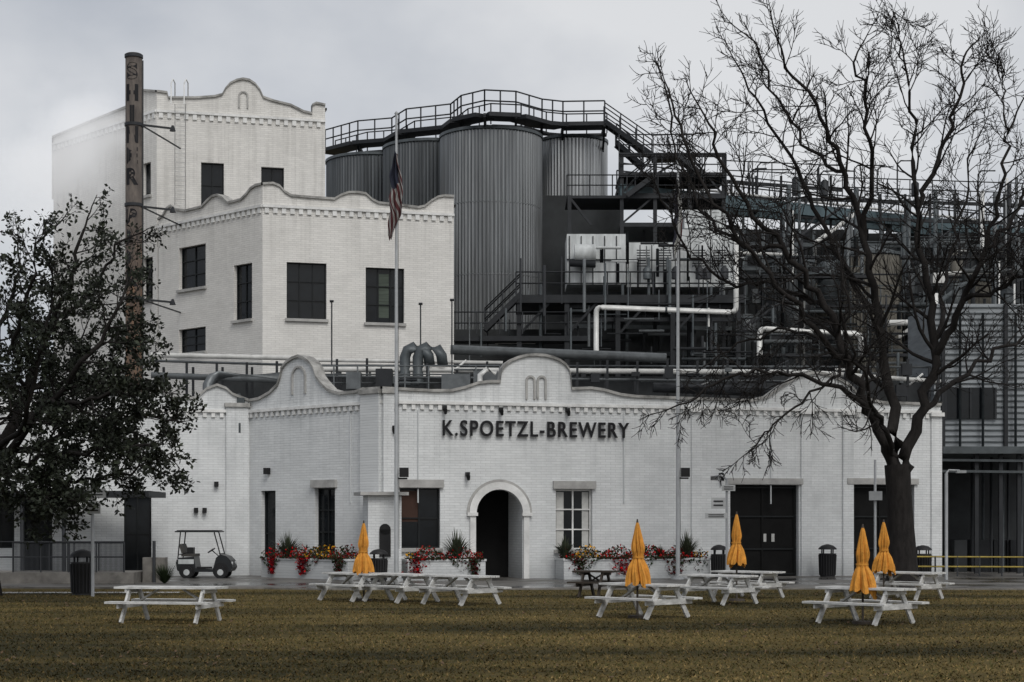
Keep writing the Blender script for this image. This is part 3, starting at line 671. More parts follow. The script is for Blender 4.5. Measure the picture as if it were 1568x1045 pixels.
for i in range(85000):
    Y=20+34*(rng.random()**1.25); hw=Y*.32; x=rng.uniform(-hw,hw); h=rng.uniform(.012,.045); a=rng.uniform(0,math.pi); w=rng.uniform(.008,.022)
    dx,dy=math.cos(a)*w,math.sin(a)*w; lx,ly=rng.uniform(-.04,.04),rng.uniform(-.04,.04)
    b.face([(x-dx,Y-dy,0),(x+dx,Y+dy,0),(x+lx,Y+ly,h)],rng.choices([0,1,2],[3,3,1.4])[0])
for i in range(700):
    Y=20+34*rng.random(); x=rng.uniform(-Y*.32,Y*.32); c=Vector((x,Y,.02)); d=Vector((rng.uniform(-1,1),rng.uniform(-1,1),rng.uniform(0,.6)))*.05; q=Vector((-d.y,d.x,.01))*.6
    b.face([c-d,c-q,c+d,c+q],3)
lw=MB(); b_=b
e=empty('lawn_grass',go); b.build('grass_blades',M_bl+[mat('fallen_leaf',(.09,.055,.03),.9)],e)
b=MB()
for i in range(9000):
    x=rng.uniform(-120,140); h=(5+2.5*math.sin(x*.11)+1.5*math.sin(x*.37+1)); z=h*rng.random()**.7; y=170+rng.uniform(-4,4); s=.5
    d=Vector((rng.uniform(-1,1),rng.uniform(-.5,.5),rng.uniform(-1,1)))*s; e=Vector((rng.uniform(-1,1),rng.uniform(-.5,.5),rng.uniform(-1,1)))*s
    p=Vector((x,y,z)); b.face([p,p+d,p+e],0)
b.build('distant_tree_line',[M_leaf])
# ------------------------------------------------------------------ planters
def planter(name,segs):
    e=empty(name,segs[0][0].P(segs[0][1],0,.6)); b=MB(); fl=MB()
    for fc,ua,ub in segs:
        b.obox(fc.P(ua,.36,.62),fc.P(ub,.36,.62),1.1,.72,0); b.obox(fc.P(ua-.03,.75,.62),fc.P(ub+.03,.75,.62),1.18,.08,0)
        L=ub-ua
        for i in range(int(L*520)):
            u=rng.uniform(ua+.05,ub-.05); o=rng.uniform(.15,1.2); z=.78+rng.random()**1.6*.38*(1+.4*math.sin(u*5))
            if rng.random()<.16: o=1.2+rng.random()*.06; z=.8-rng.random()**1.5*.55*(max(0,math.sin(u*2.7)))
            p=fc.P(u,z,o); s=rng.uniform(.025,.06); d=Vector([rng.uniform(-1,1) for _ in range(3)]).normalized()*s; q=Vector([rng.uniform(-1,1) for _ in range(3)]).normalized()*s
            c=math.sin(u*1.7+1.5*math.sin(u*.9)); m=0
            if rng.random()<.30 and z>.84: m=1 if c<.35 else 2
            elif rng.random()<.2: m=3
            fl.face([p-d,p-q,p+d,p+q],m)
        for i in range(0,int(L)):
            u=ua+.6+i*1.9+rng.uniform(-.3,.3)
            if u>ub-.3: break
            mm=rng.choice([[3,3,0],[3,1,3],[0,0,3]]); wd=rng.uniform(.12,.26)
            for k in range(190):
                t=rng.random(); p=fc.P(u+rng.gauss(0,wd*(1-.4*t)),.82-t*.65,1.22+rng.random()*.07); s=.05; d=Vector([rng.uniform(-1,1) for _ in range(3)])*s; q=Vector([rng.uniform(-1,1) for _ in range(3)])*s
                fl.face([p-d,p-q,p+d,p+q],rng.choice(mm))
    b.build('brick_box',[M_brick],e); fl.build('flowers',[M_green,M_red,M_yel,M_dred],e)
planter('flower_planter',[(fB,.75,fB.u(732)),(fA,fA.u(436),fA.L-.6)])
planter('flower_planter',[(fB,fB.u(850),fB.u(1070))])
M_yuc=mat('spiky_leaf',(.05,.06,.036),.7,var=.5,scale=4,spec=.2)
def yucca(x,o,R=.75,h=1.0,fc=fB):
    b=MB(); u=fc.u(x); c=fc.P(u,.78,o)
    for i in range(150):
        a=rng.uniform(0,2*math.pi); t=rng.random()**.7; dx,dy=math.cos(a),math.sin(a); L=R*rng.uniform(.7,1.2); hh=h*rng.uniform(.6,1.2)
        pts=[c+Vector((dx*L*t*s_,dy*L*t*s_,hh*(s_-.45*t*s_*s_))) for s_ in (0,.35,.7,1)]
        sd=Vector((-dy,dx,0)); wv=[.02,.022,.015,.002]
        for k in range(3): b.face([pts[k]-sd*wv[k],pts[k]+sd*wv[k],pts[k+1]+sd*wv[k+1],pts[k+1]-sd*wv[k+1]],0)
    b.build('ornamental_grass_plant',[M_yuc])
yucca(692,.8,.85,1.15); yucca(1040,.8,.8,1.05); yucca(856,.8,.6,.85); yucca(462,.7,.85,1.0,fA); yucca(1000,.8,.4,.5)
# ------------------------------------------------------------------ picnic tables & umbrellas
def table(x,yb,rot,m=M_table,L=2.05):
    c=G(x,yb); R=Matrix.Rotation(math.radians(rot),4,'Z'); b=MB()
    def T(p): return c+(R@Vector(p))
    for i in range(5):
        y=(i-2)*.155; j=rng.uniform(-.015,.015); b.obox(T((-L/2+j,y,.74)),T((L/2+j,y,.74+rng.uniform(-.006,.006))),.143,.045,0)
    for sg in (-1,1):
        for k in (0,1): b.obox(T((-L/2,sg*(.62+k*.15),.44)),T((L/2,sg*(.62+k*.15),.44)),.14,.045,0)
    for sx in (-1,1):
        xx=sx*(L/2-.32)
        for sg in (-1,1): b.obox(T((xx,sg*.24,.715)),T((xx,sg*.72,.0)),.12,.05,0,up=R@Vector((1,0,0)))
        b.obox(T((xx+.05*sx,-.78,.375)),T((xx+.05*sx,.78,.375)),.045,.12,0); b.obox(T((xx+.05*sx,-.36,.675)),T((xx+.05*sx,.36,.675)),.045,.09,0)
        b.obox(T((xx,0,.38)),T((xx-sx*.55,0,.70)),.08,.04,0)
    b.build('picnic_table',[m]); return c
def umbrella(c,H=2.15,seed=0,tw=0.0):
    b=MB(); r=random.Random(seed); b.cyl(c,c+Vector((0,0,H-.02)),.024,8,1); b.cyl(c,c+Vector((0,0,.06)),.22,14,1)
    n=64; rows=20; hs=1.28; V=[]; lean=r.uniform(-.04,.04); ph=[r.uniform(.6,1.3) for _ in range(8)]; lo=[r.uniform(0,.16) for _ in range(8)]
    for k in range(rows+1):
        t=k/rows; base=.028+.155*(t**.7)
        base*=1-.28*math.exp(-((t-.60)/.10)**2)
        if t>.68: base+=.045*(t-.68)/.32
        ring=[]
        for j in range(n):
            a=2*math.pi*j/n; q=j*8/n; ip=int(q)%8; pl=math.sin(math.pi*(q-int(q)))**.7*ph[ip]
            fold=-.45+1.0*pl+.18*math.sin(a*19+t*6+seed)
            rad=base*(1+.55*fold*min(1,t*2.4)*(1-.5*math.exp(-((t-.60)/.12)**2)))
            z=H-hs*t-(lo[ip]*pl*(t>.99))-(.05*pl if k==rows else 0)
            aa=a+tw*t*.8
            ring.append(c+Vector((rad*math.cos(aa)+lean*t,rad*math.sin(aa),z)))
        V.append(ring)
    for k in range(rows):
        for j in range(n): b.face([V[k][j],V[k][(j+1)%n],V[k+1][(j+1)%n],V[k+1][j]],0)
    b.face(V[0],0); b.tube([c+Vector((0,0,H-.02)),c+Vector((0,0,H+.08))],[.03,.015],8,1)
    zb=H-hs*.6; b.tube([c+Vector((lean*.6,0,zb-.02)),c+Vector((lean*.6,0,zb+.02))],[.132]*2,16,0,caps=False)
    b.build('patio_umbrella',[M_umb,M_wood])
table(262,953,-11,L=2.3)
table(545,920,-46); umbrella(G(557,921),2.12,1)
table(614,922,-48); table(706,926,-44)
table(985,946,-46); umbrella(G(976,947),2.13,2,1)
table(1100,925,-46); umbrella(G(1128,921),2.36,3,-1); table(1145,916,-44)
table(1325,955,-46); umbrella(G(1321,956),2.02,4,.6)
table(1388,918,-44); umbrella(G(1353,920),2.15,5,-.6)
table(912,915,-20,M_wood,1.2)
# ------------------------------------------------------------------ flagpoles & flags
def flag_mat(name,kind):
    m,n,l,b=nt(name); uv=n.new('ShaderNodeUVMap'); sp=n.new('ShaderNodeSeparateXYZ'); l.new(uv.outputs[0],sp.inputs[0])
    r=n.new('ShaderNodeValToRGB'); r.color_ramp.interpolation='CONSTANT'
    if kind=='us':
        k=n.new('ShaderNodeMath'); k.operation='MULTIPLY_ADD'; k.inputs[1].default_value=1.9; l.new(sp.outputs['Y'],k.inputs[0]); l.new(sp.outputs['X'],k.inputs[2])
        a=n.new('ShaderNodeMath'); a.operation='MULTIPLY'; a.inputs[1].default_value=3.2; l.new(k.outputs[0],a.inputs[0])
        f=n.new('ShaderNodeMath'); f.operation='FRACT'; l.new(a.outputs[0],f.inputs[0]); l.new(f.outputs[0],r.inputs['Fac'])
        e=r.color_ramp.elements; e[0].color=(.07,.014,.016,1); e[0].position=0; e[1].position=.55; e[1].color=(.27,.26,.25,1)
        lt=n.new('ShaderNodeMath'); lt.operation='GREATER_THAN'; lt.inputs[1].default_value=.62; l.new(sp.outputs['Y'],lt.inputs[0])
        lx=n.new('ShaderNodeMath'); lx.operation='LESS_THAN'; lx.inputs[1].default_value=.7; l.new(sp.outputs['X'],lx.inputs[0])
        mm=n.new('ShaderNodeMath'); mm.operation='MULTIPLY'; l.new(lt.outputs[0],mm.inputs[0]); l.new(lx.outputs[0],mm.inputs[1])
        mx=n.new('ShaderNodeMixRGB'); mx.inputs[2].default_value=(.015,.018,.035,1); l.new(mm.outputs[0],mx.inputs[0]); l.new(r.outputs[0],mx.inputs[1]); l.new(mx.outputs[0],b.inputs['Base Color'])
    else:
        k=n.new('ShaderNodeMath'); k.operation='MULTIPLY_ADD'; k.inputs[1].default_value=-.5; l.new(sp.outputs['Y'],k.inputs[0]); l.new(sp.outputs['X'],k.inputs[2])
        l.new(k.outputs[0],r.inputs['Fac']); e=r.color_ramp.elements; e[0].color=(.03,.03,.045,1); e[0].position=0; e[1].position=.12; e[1].color=(.5,.5,.48,1)
        x=e.new(.7); x.color=(.10,.02,.02,1)
        l.new(r.outputs[0],b.inputs['Base Color'])
    b.inputs['Roughness'].default_value=.9; return m
def flagpole(x,Y,yt,fy0,fy1,kind,wd):
    e=empty('flagpole',GX(x,Y)); b=MB(); c=GX(x,Y); zt=W(x,yt,Y).z
    b.tube([c,(c.x,c.y,zt)],[.085,.04],12,0); b.tube([(c.x,c.y,zt),(c.x,c.y,zt+.08),(c.x,c.y,zt+.16)],[.02,.08,.02],10,0); b.cyl(c,c+Vector((0,0,.12)),.25,14,0)
    b.cyl((c.x+.1,c.y,1.2),(c.x+.06,c.y,zt-.1),.008,4,1)
    z=W(x,724,Y).z; b.box((c.x+.28,c.y,z),(.32,.3,.34),0,1); b.obox((c.x,c.y,z-.22),(c.x+.4,c.y,z-.22),.08,.06,1)
    b.build('pole',[M_pole,M_black],e)
    f=MB(); z0=W(x,fy1,Y).z; z1=W(x,fy0,Y).z; nu,nv=40,44; V=[]
    key=[(0,-.20,-.14),(.08,-.27,-.02),(.2,-.24,.12),(.32,-.20,.20),(.45,-.22,.17),(.6,-.16,.22),(.78,-.2,.14),(.92,-.12,.07),(1,-.05,.03)]
    for j in range(nv+1):
        t=j/nv
        for (ta,la,ra),(tb_,lb,rb_) in zip(key,key[1:]):
            if ta<=t<=tb_:
                q=(t-ta)/(tb_-ta); Lf=la+(lb-la)*q; Rf=ra+(rb_-ra)*q; break
        row=[]
        for i in range(nu+1):
            s=i/nu; X=c.x+(Lf+(Rf-Lf)*s)*wd+.02*math.sin(t*23+s*3); Yy=c.y-.13+.07*math.sin(s*16+t*4)+.04*math.sin(t*11)
            zz=z0+(z1-z0)*t+(.10*math.sin(s*7+t*5)+.22*(s-.5)*(1-t))*(1 if 0<j<nv else .5)
            row.append(Vector((X,Yy,zz)))
        V.append(row)
    for j in range(nv):
        for i in range(nu): f.face([V[j][i],V[j][i+1],V[j+1][i+1],V[j+1][i]],0,[(i/nu,j/nv),((i+1)/nu,j/nv),((i+1)/nu,(j+1)/nv),(i/nu,(j+1)/nv)],True)
    f.build('flag',[flag_mat('flag_cloth_'+kind,kind)],e)
flagpole(607,62,178,236,368,'us',1.2); flagpole(1038,64.5,250,278,400,'tx',.8)
b=MB(); c=fA.P(-.25,0,.35); b.cyl(c,c+Vector((0,0,7.4)),.07,8,0); b.cyl((c.x,c.y,4.5),(c.x-1.1,c.y,4.55),.035,6,0); b.box((c.x-1.1,c.y,4.55),(.3,.2,.14),0,0); b.box((c.x,c.y,6.0),(.2,.3,.4),0,0); b.box((c.x+.1,c.y,7.1),(.3,.3,.25),0,0)
b.build('downpipe_with_lamp_arm',[M_steel2])
b=MB(); c=GX(1449,64); b.cyl(c,c+Vector((0,0,4.0)),.06,10,0); b.tube([c+Vector((0,0,4.0)),c+Vector((.1,0,4.12)),c+Vector((.5,0,4.1))],.04,8,0); b.box(c+Vector((.55,0,4.06)),(.35,.22,.1),0,0); b.build('street_lamp',[M_pole])
b=MB(); c=GX(1340,66.5); b.cyl(c,c+Vector((0,0,4.6)),.05,10,0); b.box(c+Vector((0,-.08,3.2)),(.5,.1,.35),0,0); b.build('sign_post',[M_pole])
def signpost(x,Y,zt,panels,lamp=False):
    b=MB(); c=GX(x,Y); b.cyl(c,c+Vector((0,0,zt)),.05,8,0)
    for dx,z,w,h,rz in panels:
        b.box(c+Vector((dx,-.07,z)),(w,.03,h),rz,1)
        for k in range(2): b.box(c+Vector((dx,-.10,z+h*(.18-.36*k))),(w*.7,.012,h*.12),rz,2)
    if lamp: b.tube([c+Vector((0,0,zt)),c+Vector((-.2,0,zt+.15)),c+Vector((-.45,0,zt+.1))],.04,8,0); b.cyl(c+Vector((-.45,0,zt+.12)),c+Vector((-.45,0,zt-.02)),.14,10,0)
    b.build('directional_sign',[M_pole,M_sign,M_black])
signpost(1113,61.5,3.7,[(-.32,2.85,.5,.4,.1),(-.4,2.4,.8,.2,.05),(.05,3.4,.5,.22,.2)],True)
signpost(142,49.5,3.1,[(.12,3.0,.55,.26,.5),(.05,2.55,.5,.3,-.5),(0,2.75,.3,.2,.9)])
def bin_(x,Y,h=1.25,r=.3):
    b=MB(); c=GX(x,Y)
    b.tube([c,c+Vector((0,0,.06)),c+Vector((0,0,h*.68)),c+Vector((0,0,h*.72))],[r*.85,r*.9,r,r*1.08],20,0)
    for j in range(20):
        a=2*math.pi*j/20; d=Vector((math.cos(a),math.sin(a),0)); b.cyl(c+d*(r*.95)+Vector((0,0,.08)),c+d*(r*1.04)+Vector((0,0,h*.68)),.018,4,0)
    for j in range(4):
        a=math.pi/4+math.pi/2*j; d=Vector((math.cos(a),math.sin(a),0))*r*.8; b.cyl(c+d+Vector((0,0,h*.7)),c+d+Vector((0,0,h*.86)),.03,5,0)
    b.tube([c+Vector((0,0,h*.84)),c+Vector((0,0,h*.88)),c+Vector((0,0,h*.96)),c+Vector((0,0,h))],[r*1.1,r*1.08,r*.7,.05],20,0)
    b.build('litter_bin',[M_black])
bin_(580,61.5,1.2); bin_(1101,66,1.3); bin_(1267,67.5,1.3,.33); bin_(1413,68.5,1.25,.33); bin_(126,50.5,1.35,.33)
# ------------------------------------------------------------------ golf cart
def cart(x,Y):
    c=GX(x,Y); b=MB()
    def T(p): return c+Vector(p)
    def bx(x0,x1,y0,y1,z0,z1,m): b.box(T(((x0+x1)/2,(y0+y1)/2,(z0+z1)/2)),(x1-x0,y1-y0,z1-z0),0,m)
    prof=[(-1.0,.32),(-1.05,.62),(-.95,.80),(-.35,.84),(-.28,.40),(.38,.36),(.50,.80),(.66,.93),(.90,.86),(1.06,.70),(1.14,.42),(1.05,.28),(.95,.25),(-.9,.25)]
    for y in (-.58,.58): b.face([T((px,y,pz)) for px,pz in prof],0)
    for i in range(len(prof)):
        p,q=prof[i],prof[(i+1)%len(prof)]; b.face([T((p[0],-.58,p[1])),T((q[0],-.58,q[1])),T((q[0],.58,q[1])),T((p[0],.58,p[1]))],0)
    bx(-.85,-.32,-.52,.52,.845,.95,2); b.obox(T((-.80,0,.98)),T((-.90,0,1.32)),1.04,.09,2,up=(1,0,0))
    bx(-.62,-.38,-.53,-.2,.96,1.2,1)
    bx(-1.05,-.99,-.45,.45,.50,.72,1)
    for px in (-.62,.68):
        for y in (-.56,.56):
            b.tube([T((px,y-.1,.24)),T((px,y+.1,.24))],.24,18,1); b.tube([T((px,y-.112,.24)),T((px,y+.112,.24))],.12,12,3)
        b.tube([T((px,-.592,.30)),T((px,-.588,.30))],.31,18,1)
    for y in (-.52,.52):
        b.cyl(T((-.98,y,.75)),T((-.88,y,1.78)),.025,6,1); b.cyl(T((.66,y,.9)),T((.42,y,1.78)),.025,6,1); b.cyl(T((-.98,y,.9)),T((-.6,y,1.0)),.02,6,1)
    b.cyl(T((.62,-.52,.95)),T((.62,.52,.95)),.02,6,1)
    bx(-1.08,.62,-.62,.62,1.78,1.83,0); bx(-1.02,.56,-.56,.56,1.833,1.865,0)
    b.cyl(T((.55,-.2,.85)),T((.28,-.2,1.08)),.02,6,1); b.tube([T((.27,-.2,1.06)),T((.25,-.2,1.09))],.17,16,1)
    for y in (-.4,.4): b.tube([T((1.06,y,.58)),T((1.12,y,.58))],.07,10,3)
    bx(-.95,-.35,-.6,-.585,.56,.74,3); bx(-.25,.36,-.6,-.585,.38,.46,1)
    b.build('golf_cart',[mat('cart_body',(.022,.024,.026),.35,spec=.3),M_black,mat('cart_seat',(.05,.047,.042),.6),M_white])
cart(315,66.3)
# ------------------------------------------------------------------ ramp railing, porch at left
b=MB(); rail(b,[GX(20,60)+Vector((0,0,.35)),GX(190,60)+Vector((0,0,.35))],1.1,.95,.035,0,1)
a=GX(20,60);c=GX(190,60); n=90
for i in range(n): p=a.lerp(c,i/n)+Vector((0,0,.42)); b.cyl(p,p+Vector((0,0,1.0)),.012,4,0)
rail(b,[GX(-40,62)+Vector((0,0,.35)),GX(190,62)+Vector((0,0,.35))],1.1,.95,.03,0,2)
for x in (98,236): b.cyl(GX(x,61),GX(x,61)+Vector((0,0,3.3 if x==98 else 1.5)),.06,8,0)
b.build('ramp_railing',[M_steel])
b=MB()
p=GX(-60,61); q=GX(215,61); b.box(((p.x+q.x)/2,61.2,.2),(q.x-p.x,2.6,.4),0,0); b.box((GX(235,61).x,61.3,.45),(.8,.5,.9),0,0); b.build('ramp_low_wall',[M_kerb])
b=MB(); p=W(-60,757,64.5); q=W(232,757,64.5); b.box(((p.x+q.x)/2,65.6,p.z),(q.x-p.x,3.2,.22),0,0)
for x in (34,98): b.cyl(GX(x,64.2),W(x,757,64.2),.08,8,0)
b.build('porch_canopy',[M_steel])
b=MB(); c=GX(252,60)
for i in range(260):
    a=rng.uniform(0,6.28); d=Vector((math.cos(a),math.sin(a),0)); L=rng.uniform(.2,.55); s=Vector((-d.y,d.x,0))*.02; h=rng.uniform(.3,.8)
    b.face([c-s,c+s,c+d*L+Vector((0,0,h))],0)
b.build('small_shrub',[M_green])
# ------------------------------------------------------------------ trees
def rv(r): return Vector([r.gauss(0,1) for _ in range(3)]).normalized()
def grow(b,p,d,L,r,lvl,rn,upv,gn,tips,spread=1.0,kids=(5,5,6,6),minr=.012):
    n=4 if lvl<=0 else 6; pts=[p.copy()]; d=d.normalized(); dirs=[]
    for i in range(n):
        d=(d+rv(rn)*gn+Vector((0,0,upv))).normalized(); p=p+d*(L/n); pts.append(p.copy()); dirs.append(d.copy())
    rads=[max(minr*.6,r*(1-.68*i/n)) for i in range(n+1)]
    b.tube(pts,rads,5 if lvl>=2 else (4 if lvl==1 else 3),0,caps=False)
    if lvl<=0: tips.append((pts,dirs)); return
    k=kids[lvl]
    for j in range(k):
        t=.22+.78*(j+rn.random()*.8)/k; fi=min(n-1,int(t*n)); q=pts[fi].lerp(pts[fi+1],min(1,t*n-fi))
        ax=rv(rn); ax=(ax-dirs[fi]*ax.dot(dirs[fi])).normalized(); an=math.radians(rn.uniform(25,60))*spread
        nd=dirs[fi]*math.cos(an)+ax*math.sin(an)
        grow(b,q,nd,L*rn.uniform(.42,.68)*(1.1-.35*t),max(minr,rads[fi]*.55),lvl-1,rn,upv,gn,tips,spread,kids,minr)
def main_limb(b,pts,r0,r1,rn,nk,Lk,lvl,upv,gn,tips,kids,start=.3,minr=.012,jit=.12):
    P=[Vector(p) for p in pts]; out=[P[0]]
    for i in range(len(P)-1):
        p0=P[max(i-1,0)];p1=P[i];p2=P[i+1];p3=P[min(i+2,len(P)-1)]
        for s in range(1,6):
            t=s/5; q=.5*((2*p1)+(p2-p0)*t+(2*p0-5*p1+4*p2-p3)*t*t+(-p0+3*p1-3*p2+p3)*t**3)
            out.append(q+(rv(rn)*jit if s<5 else Vector()))
    n=len(out); rads=[r0+(r1-r0)*(i/(n-1))**.7 for i in range(n)]
    b.tube(out,rads,10,0,caps=False)
    for j in range(nk):
        t=start+(1-start)*(j+rn.random())/nk; fi=min(n-2,int(t*(n-1))); q=out[fi]; dr=(out[fi+1]-out[fi]).normalized()
        ax=rv(rn); ax=(ax-dr*ax.dot(dr)).normalized(); an=math.radians(rn.uniform(30,65)); nd=dr*math.cos(an)+ax*math.sin(an)
        grow(b,q,nd,Lk*rn.uniform(.6,1.1)*(1.15-.5*t),rads[fi]*.5,lvl,rn,upv,gn,tips,1.0,kids,minr)
    grow(b,out[-1],out[-1]-out[-2],Lk*.7,r1,lvl,rn,upv,gn,tips,1.0,kids,minr)
rn=random.Random(21); tb=MB(); tips=[]
def B(x,y,dY=0): return W(x,y,58.5+dY)
base=GX(1382,58.5)
tb.tube([base-Vector((0,0,.1)),base+Vector((0,0,.25)),base+Vector((0,0,1)),B(1379,800),B(1376,750),B(1374,712)],[.72,.56,.48,.44,.42,.44],14,0,caps=False)
limbs=[
 ([B(1372,722),B(1338,640,-.3),B(1300,560,-.8),B(1262,470,-1),B(1200,380,-1.5),B(1130,290,-2),B(1085,190,-2)],.24,.04,19,3.0),
 ([B(1374,722),B(1362,600,.5),B(1345,480,1),B(1322,370,1),B(1295,270,1),B(1255,180,.5),B(1200,90,0)],.24,.04,19,3.0),
 ([B(1380,725),B(1405,640,0),B(1432,540,0),B(1418,430,.5),B(1405,320,1),B(1400,210,1),B(1388,110,1)],.25,.04,20,3.0),
 ([B(1432,545),B(1475,460,-.8),B(1510,380,-1.5),B(1532,290,-2),B(1545,200,-2)],.15,.04,15,2.8),
 ([B(1300,560,-.8),B(1245,500,-2),B(1180,420,-3),B(1120,350,-3.5),B(1060,250,-3.5),B(1030,160,-3)],.12,.035,16,2.6),
 ([B(1345,480,1),B(1290,400,2),B(1240,300,3),B(1190,210,3),B(1140,120,3)],.13,.035,15,2.6),
 ([B(1405,320,1),B(1440,230,1.5),B(1470,150,2),B(1480,80,2)],.11,.035,13,2.4),
 ([B(1322,370,1),B(1335,260,0),B(1325,160,-1),B(1310,90,-1)],.11,.035,13,2.4),
 ([B(1338,640,-.3),B(1270,590,-1.5),B(1190,570,-2.5),B(1110,580,-3),B(1040,620,-3)],.10,.03,15,2.1),
 ([B(1362,600,.5),B(1300,540,2.5),B(1220,510,4),B(1150,520,4.5),B(1080,560,4.5)],.09,.03,13,2.0),
 ([B(1405,640,0),B(1470,580,1.5),B(1540,530,2.5),B(1600,500,3)],.12,.04,13,2.3),
 ([B(1475,460,-.8),B(1540,440,-2),B(1600,400,-3)],.10,.035,11,2.3),
 ([B(1372,700),B(1350,640,-2),B(1330,600,-4),B(1300,520,-5.5),B(1290,430,-6)],.11,.03,12,2.3),
 ([B(1510,380,-1.5),B(1560,320,-1),B(1590,240,0)],.09,.035,10,2.3),
 ([B(1262,470,-1),B(1190,440,-.5),B(1110,430,0),B(1050,380,.5),B(1010,300,.5)],.09,.03,14,2.2),
 ([B(1200,380,-1.5),B(1140,380,-1),B(1080,330,-.5),B(1035,240,0),B(1020,140,0)],.08,.03,13,2.0),
 ([B(1300,560,-.8),B(1240,600,-2),B(1180,660,-3),B(1150,690,-3)],.06,.02,9,1.6),
 ([B(1295,270,1),B(1240,230,2),B(1190,150,2.5),B(1150,60,2.5)],.08,.03,11,2.2),
 ([B(1432,540,0),B(1450,430,3),B(1470,330,4),B(1490,230,4)],.1,.03,13,2.4),
 ([B(1388,110,1),B(1375,60,1),B(1370,20,1)],.04,.02,8,1.8),
 ([B(1545,200,-2),B(1540,140,-2),B(1530,90,-2)],.04,.02,9,2.0),
]
for p,r0,r1,nk,Lk in limbs:
    droop = p[-1].z<9
    main_limb(tb,p,r0,r1,rn,nk,Lk,2,-.05 if droop else .055,.2,tips,(0,5,5,5),.25,.0145,.16)
tb.build('bare_tree',[M_bark])
# ---- live oak on the left
rn=random.Random(5); e=empty('oak_tree',GX(-10,50)); ob=MB(); tips=[]
def Q(x,y,dY=0): return W(x,y,50+dY)
base=GX(-22,50)
ob.tube([base,base+Vector((0,0,.8)),Q(-16,740),Q(-6,690)],[.5,.36,.32,.3],12,0,caps=False)
for p,r0,nk in (([Q(0,700),Q(40,600,1),Q(80,500,1),Q(110,420,0),Q(130,350,0)],.2,12),([Q(0,700),Q(70,620,-1),Q(140,540,-2),Q(190,450,-2)],.16,13),
  ([Q(0,700),Q(90,670,0),Q(170,640,0),Q(240,640,0)],.13,13),([Q(0,720),Q(80,700,-1.5),Q(160,690,-2.5),Q(235,685,-3)],.10,13),
  ([Q(0,700),Q(-20,600,2),Q(10,480,2),Q(30,400,2)],.15,12),([Q(0,700),Q(-60,620,0),Q(-110,520,-1)],.15,10),([Q(40,600,1),Q(120,580,3),Q(200,560,4)],.1,12),
  ([Q(0,690),Q(40,640,-3),Q(60,540,-4),Q(80,440,-4)],.10,12),([Q(0,720),Q(70,740,1),Q(150,735,2),Q(225,715,2)],.08,12),([Q(-6,700),Q(-60,700,-2),Q(-120,690,-3)],.1,9),([Q(80,700,-1.5),Q(60,740,-2.5),Q(90,760,-3)],.05,11),([Q(80,500,1),Q(140,440,2),Q(185,370,2)],.08,9),
  ([Q(70,620,-1),Q(140,610,-2.5),Q(210,590,-3)],.08,12),([Q(40,600,1),Q(20,520,-1),Q(50,430,-2),Q(60,370,-2)],.08,11),([Q(90,670,0),Q(110,600,2),Q(120,530,3)],.07,11),([Q(0,720),Q(20,745,-2),Q(60,765,-3)],.05,10)):
    main_limb(ob,p,r0,.035,rn,nk,1.65,2,.02,.22,tips,(0,4,4,4),.2,.01)
ob.build('trunk_and_limbs',[M_bark],e)
lf=MB()
for pts,dirs in tips:
    if rn.random()<.14: continue
    zz=pts[0].z; dens=13 if zz<8.0 else (9 if zz<9.3 else 4)
    for k in range(dens):
        i=rn.randrange(1,len(pts)); p=pts[i]+rv(rn)*.13*rn.random()*1.6; d=(dirs[i-1]+rv(rn)*1.1).normalized(); s=d.cross(rv(rn)).normalized(); L=rn.uniform(.10,.19); w=L*.28
        lf.face([p,p+d*L*.5+s*w,p+d*L,p+d*L*.5-s*w],0 if rn.random()<.82 else 1)
lf.build('foliage',[M_leaf,M_leaf2],e)
# ------------------------------------------------------------------ steam
me=bpy.data.meshes.new('steam_plume')
bm=bmesh.new(); bmesh.ops.create_icosphere(bm,subdivisions=3,radius=1); bm.to_mesh(me); bm.free()
so=bpy.data.objects.new('steam_plume',me); bpy.context.collection.objects.link(so)
so.location=W(112,232,84.0); so.scale=(6.0,2.6,6.2)
m=bpy.data.materials.new('steam'); m.use_nodes=True; n=m.node_tree.nodes; l=m.node_tree.links; n.clear()
out=n.new('ShaderNodeOutputMaterial'); vs=n.new('ShaderNodeVolumePrincipled'); vs.inputs['Color'].default_value=(.97,.97,.97,1); vs.inputs['Anisotropy'].default_value=.0
tc=n.new('ShaderNodeTexCoord'); no=n.new('ShaderNodeTexNoise'); no.inputs['Scale'].default_value=1.5; no.inputs['Detail'].default_value=4
l.new(tc.outputs['Object'],no.inputs['Vector'])
ln=n.new('ShaderNodeVectorMath'); ln.operation='LENGTH'; l.new(tc.outputs['Object'],ln.inputs[0])
mr=n.new('ShaderNodeMapRange'); mr.inputs['From Min'].default_value=1; mr.inputs['From Max'].default_value=.15; mr.inputs['To Min'].default_value=-.4; mr.inputs['To Max'].default_value=.16; l.new(ln.outputs['Value'],mr.inputs['Value'])
ad=n.new('ShaderNodeMath'); ad.operation='ADD'; l.new(no.outputs['Fac'],ad.inputs[0]); l.new(mr.outputs[0],ad.inputs[1])
m2=n.new('ShaderNodeMapRange'); m2.inputs['From Min'].default_value=.36; m2.inputs['From Max'].default_value=.75; m2.inputs['To Max'].default_value=.62; l.new(ad.outputs[0],m2.inputs['Value'])
m3=n.new('ShaderNodeMath'); m3.operation='MULTIPLY'; m3.inputs[1].default_value=.42; l.new(m2.outputs[0],m3.inputs[0])
l.new(m3.outputs[0],vs.inputs['Emission Strength']); vs.inputs['Emission Color'].default_value=(.97,.98,1,1)  # added glow brightens the steam, standing in for multiple scattering
l.new(m2.outputs[0],vs.inputs['Density']); l.new(vs.outputs[0],out.inputs['Volume']); me.materials.append(m)
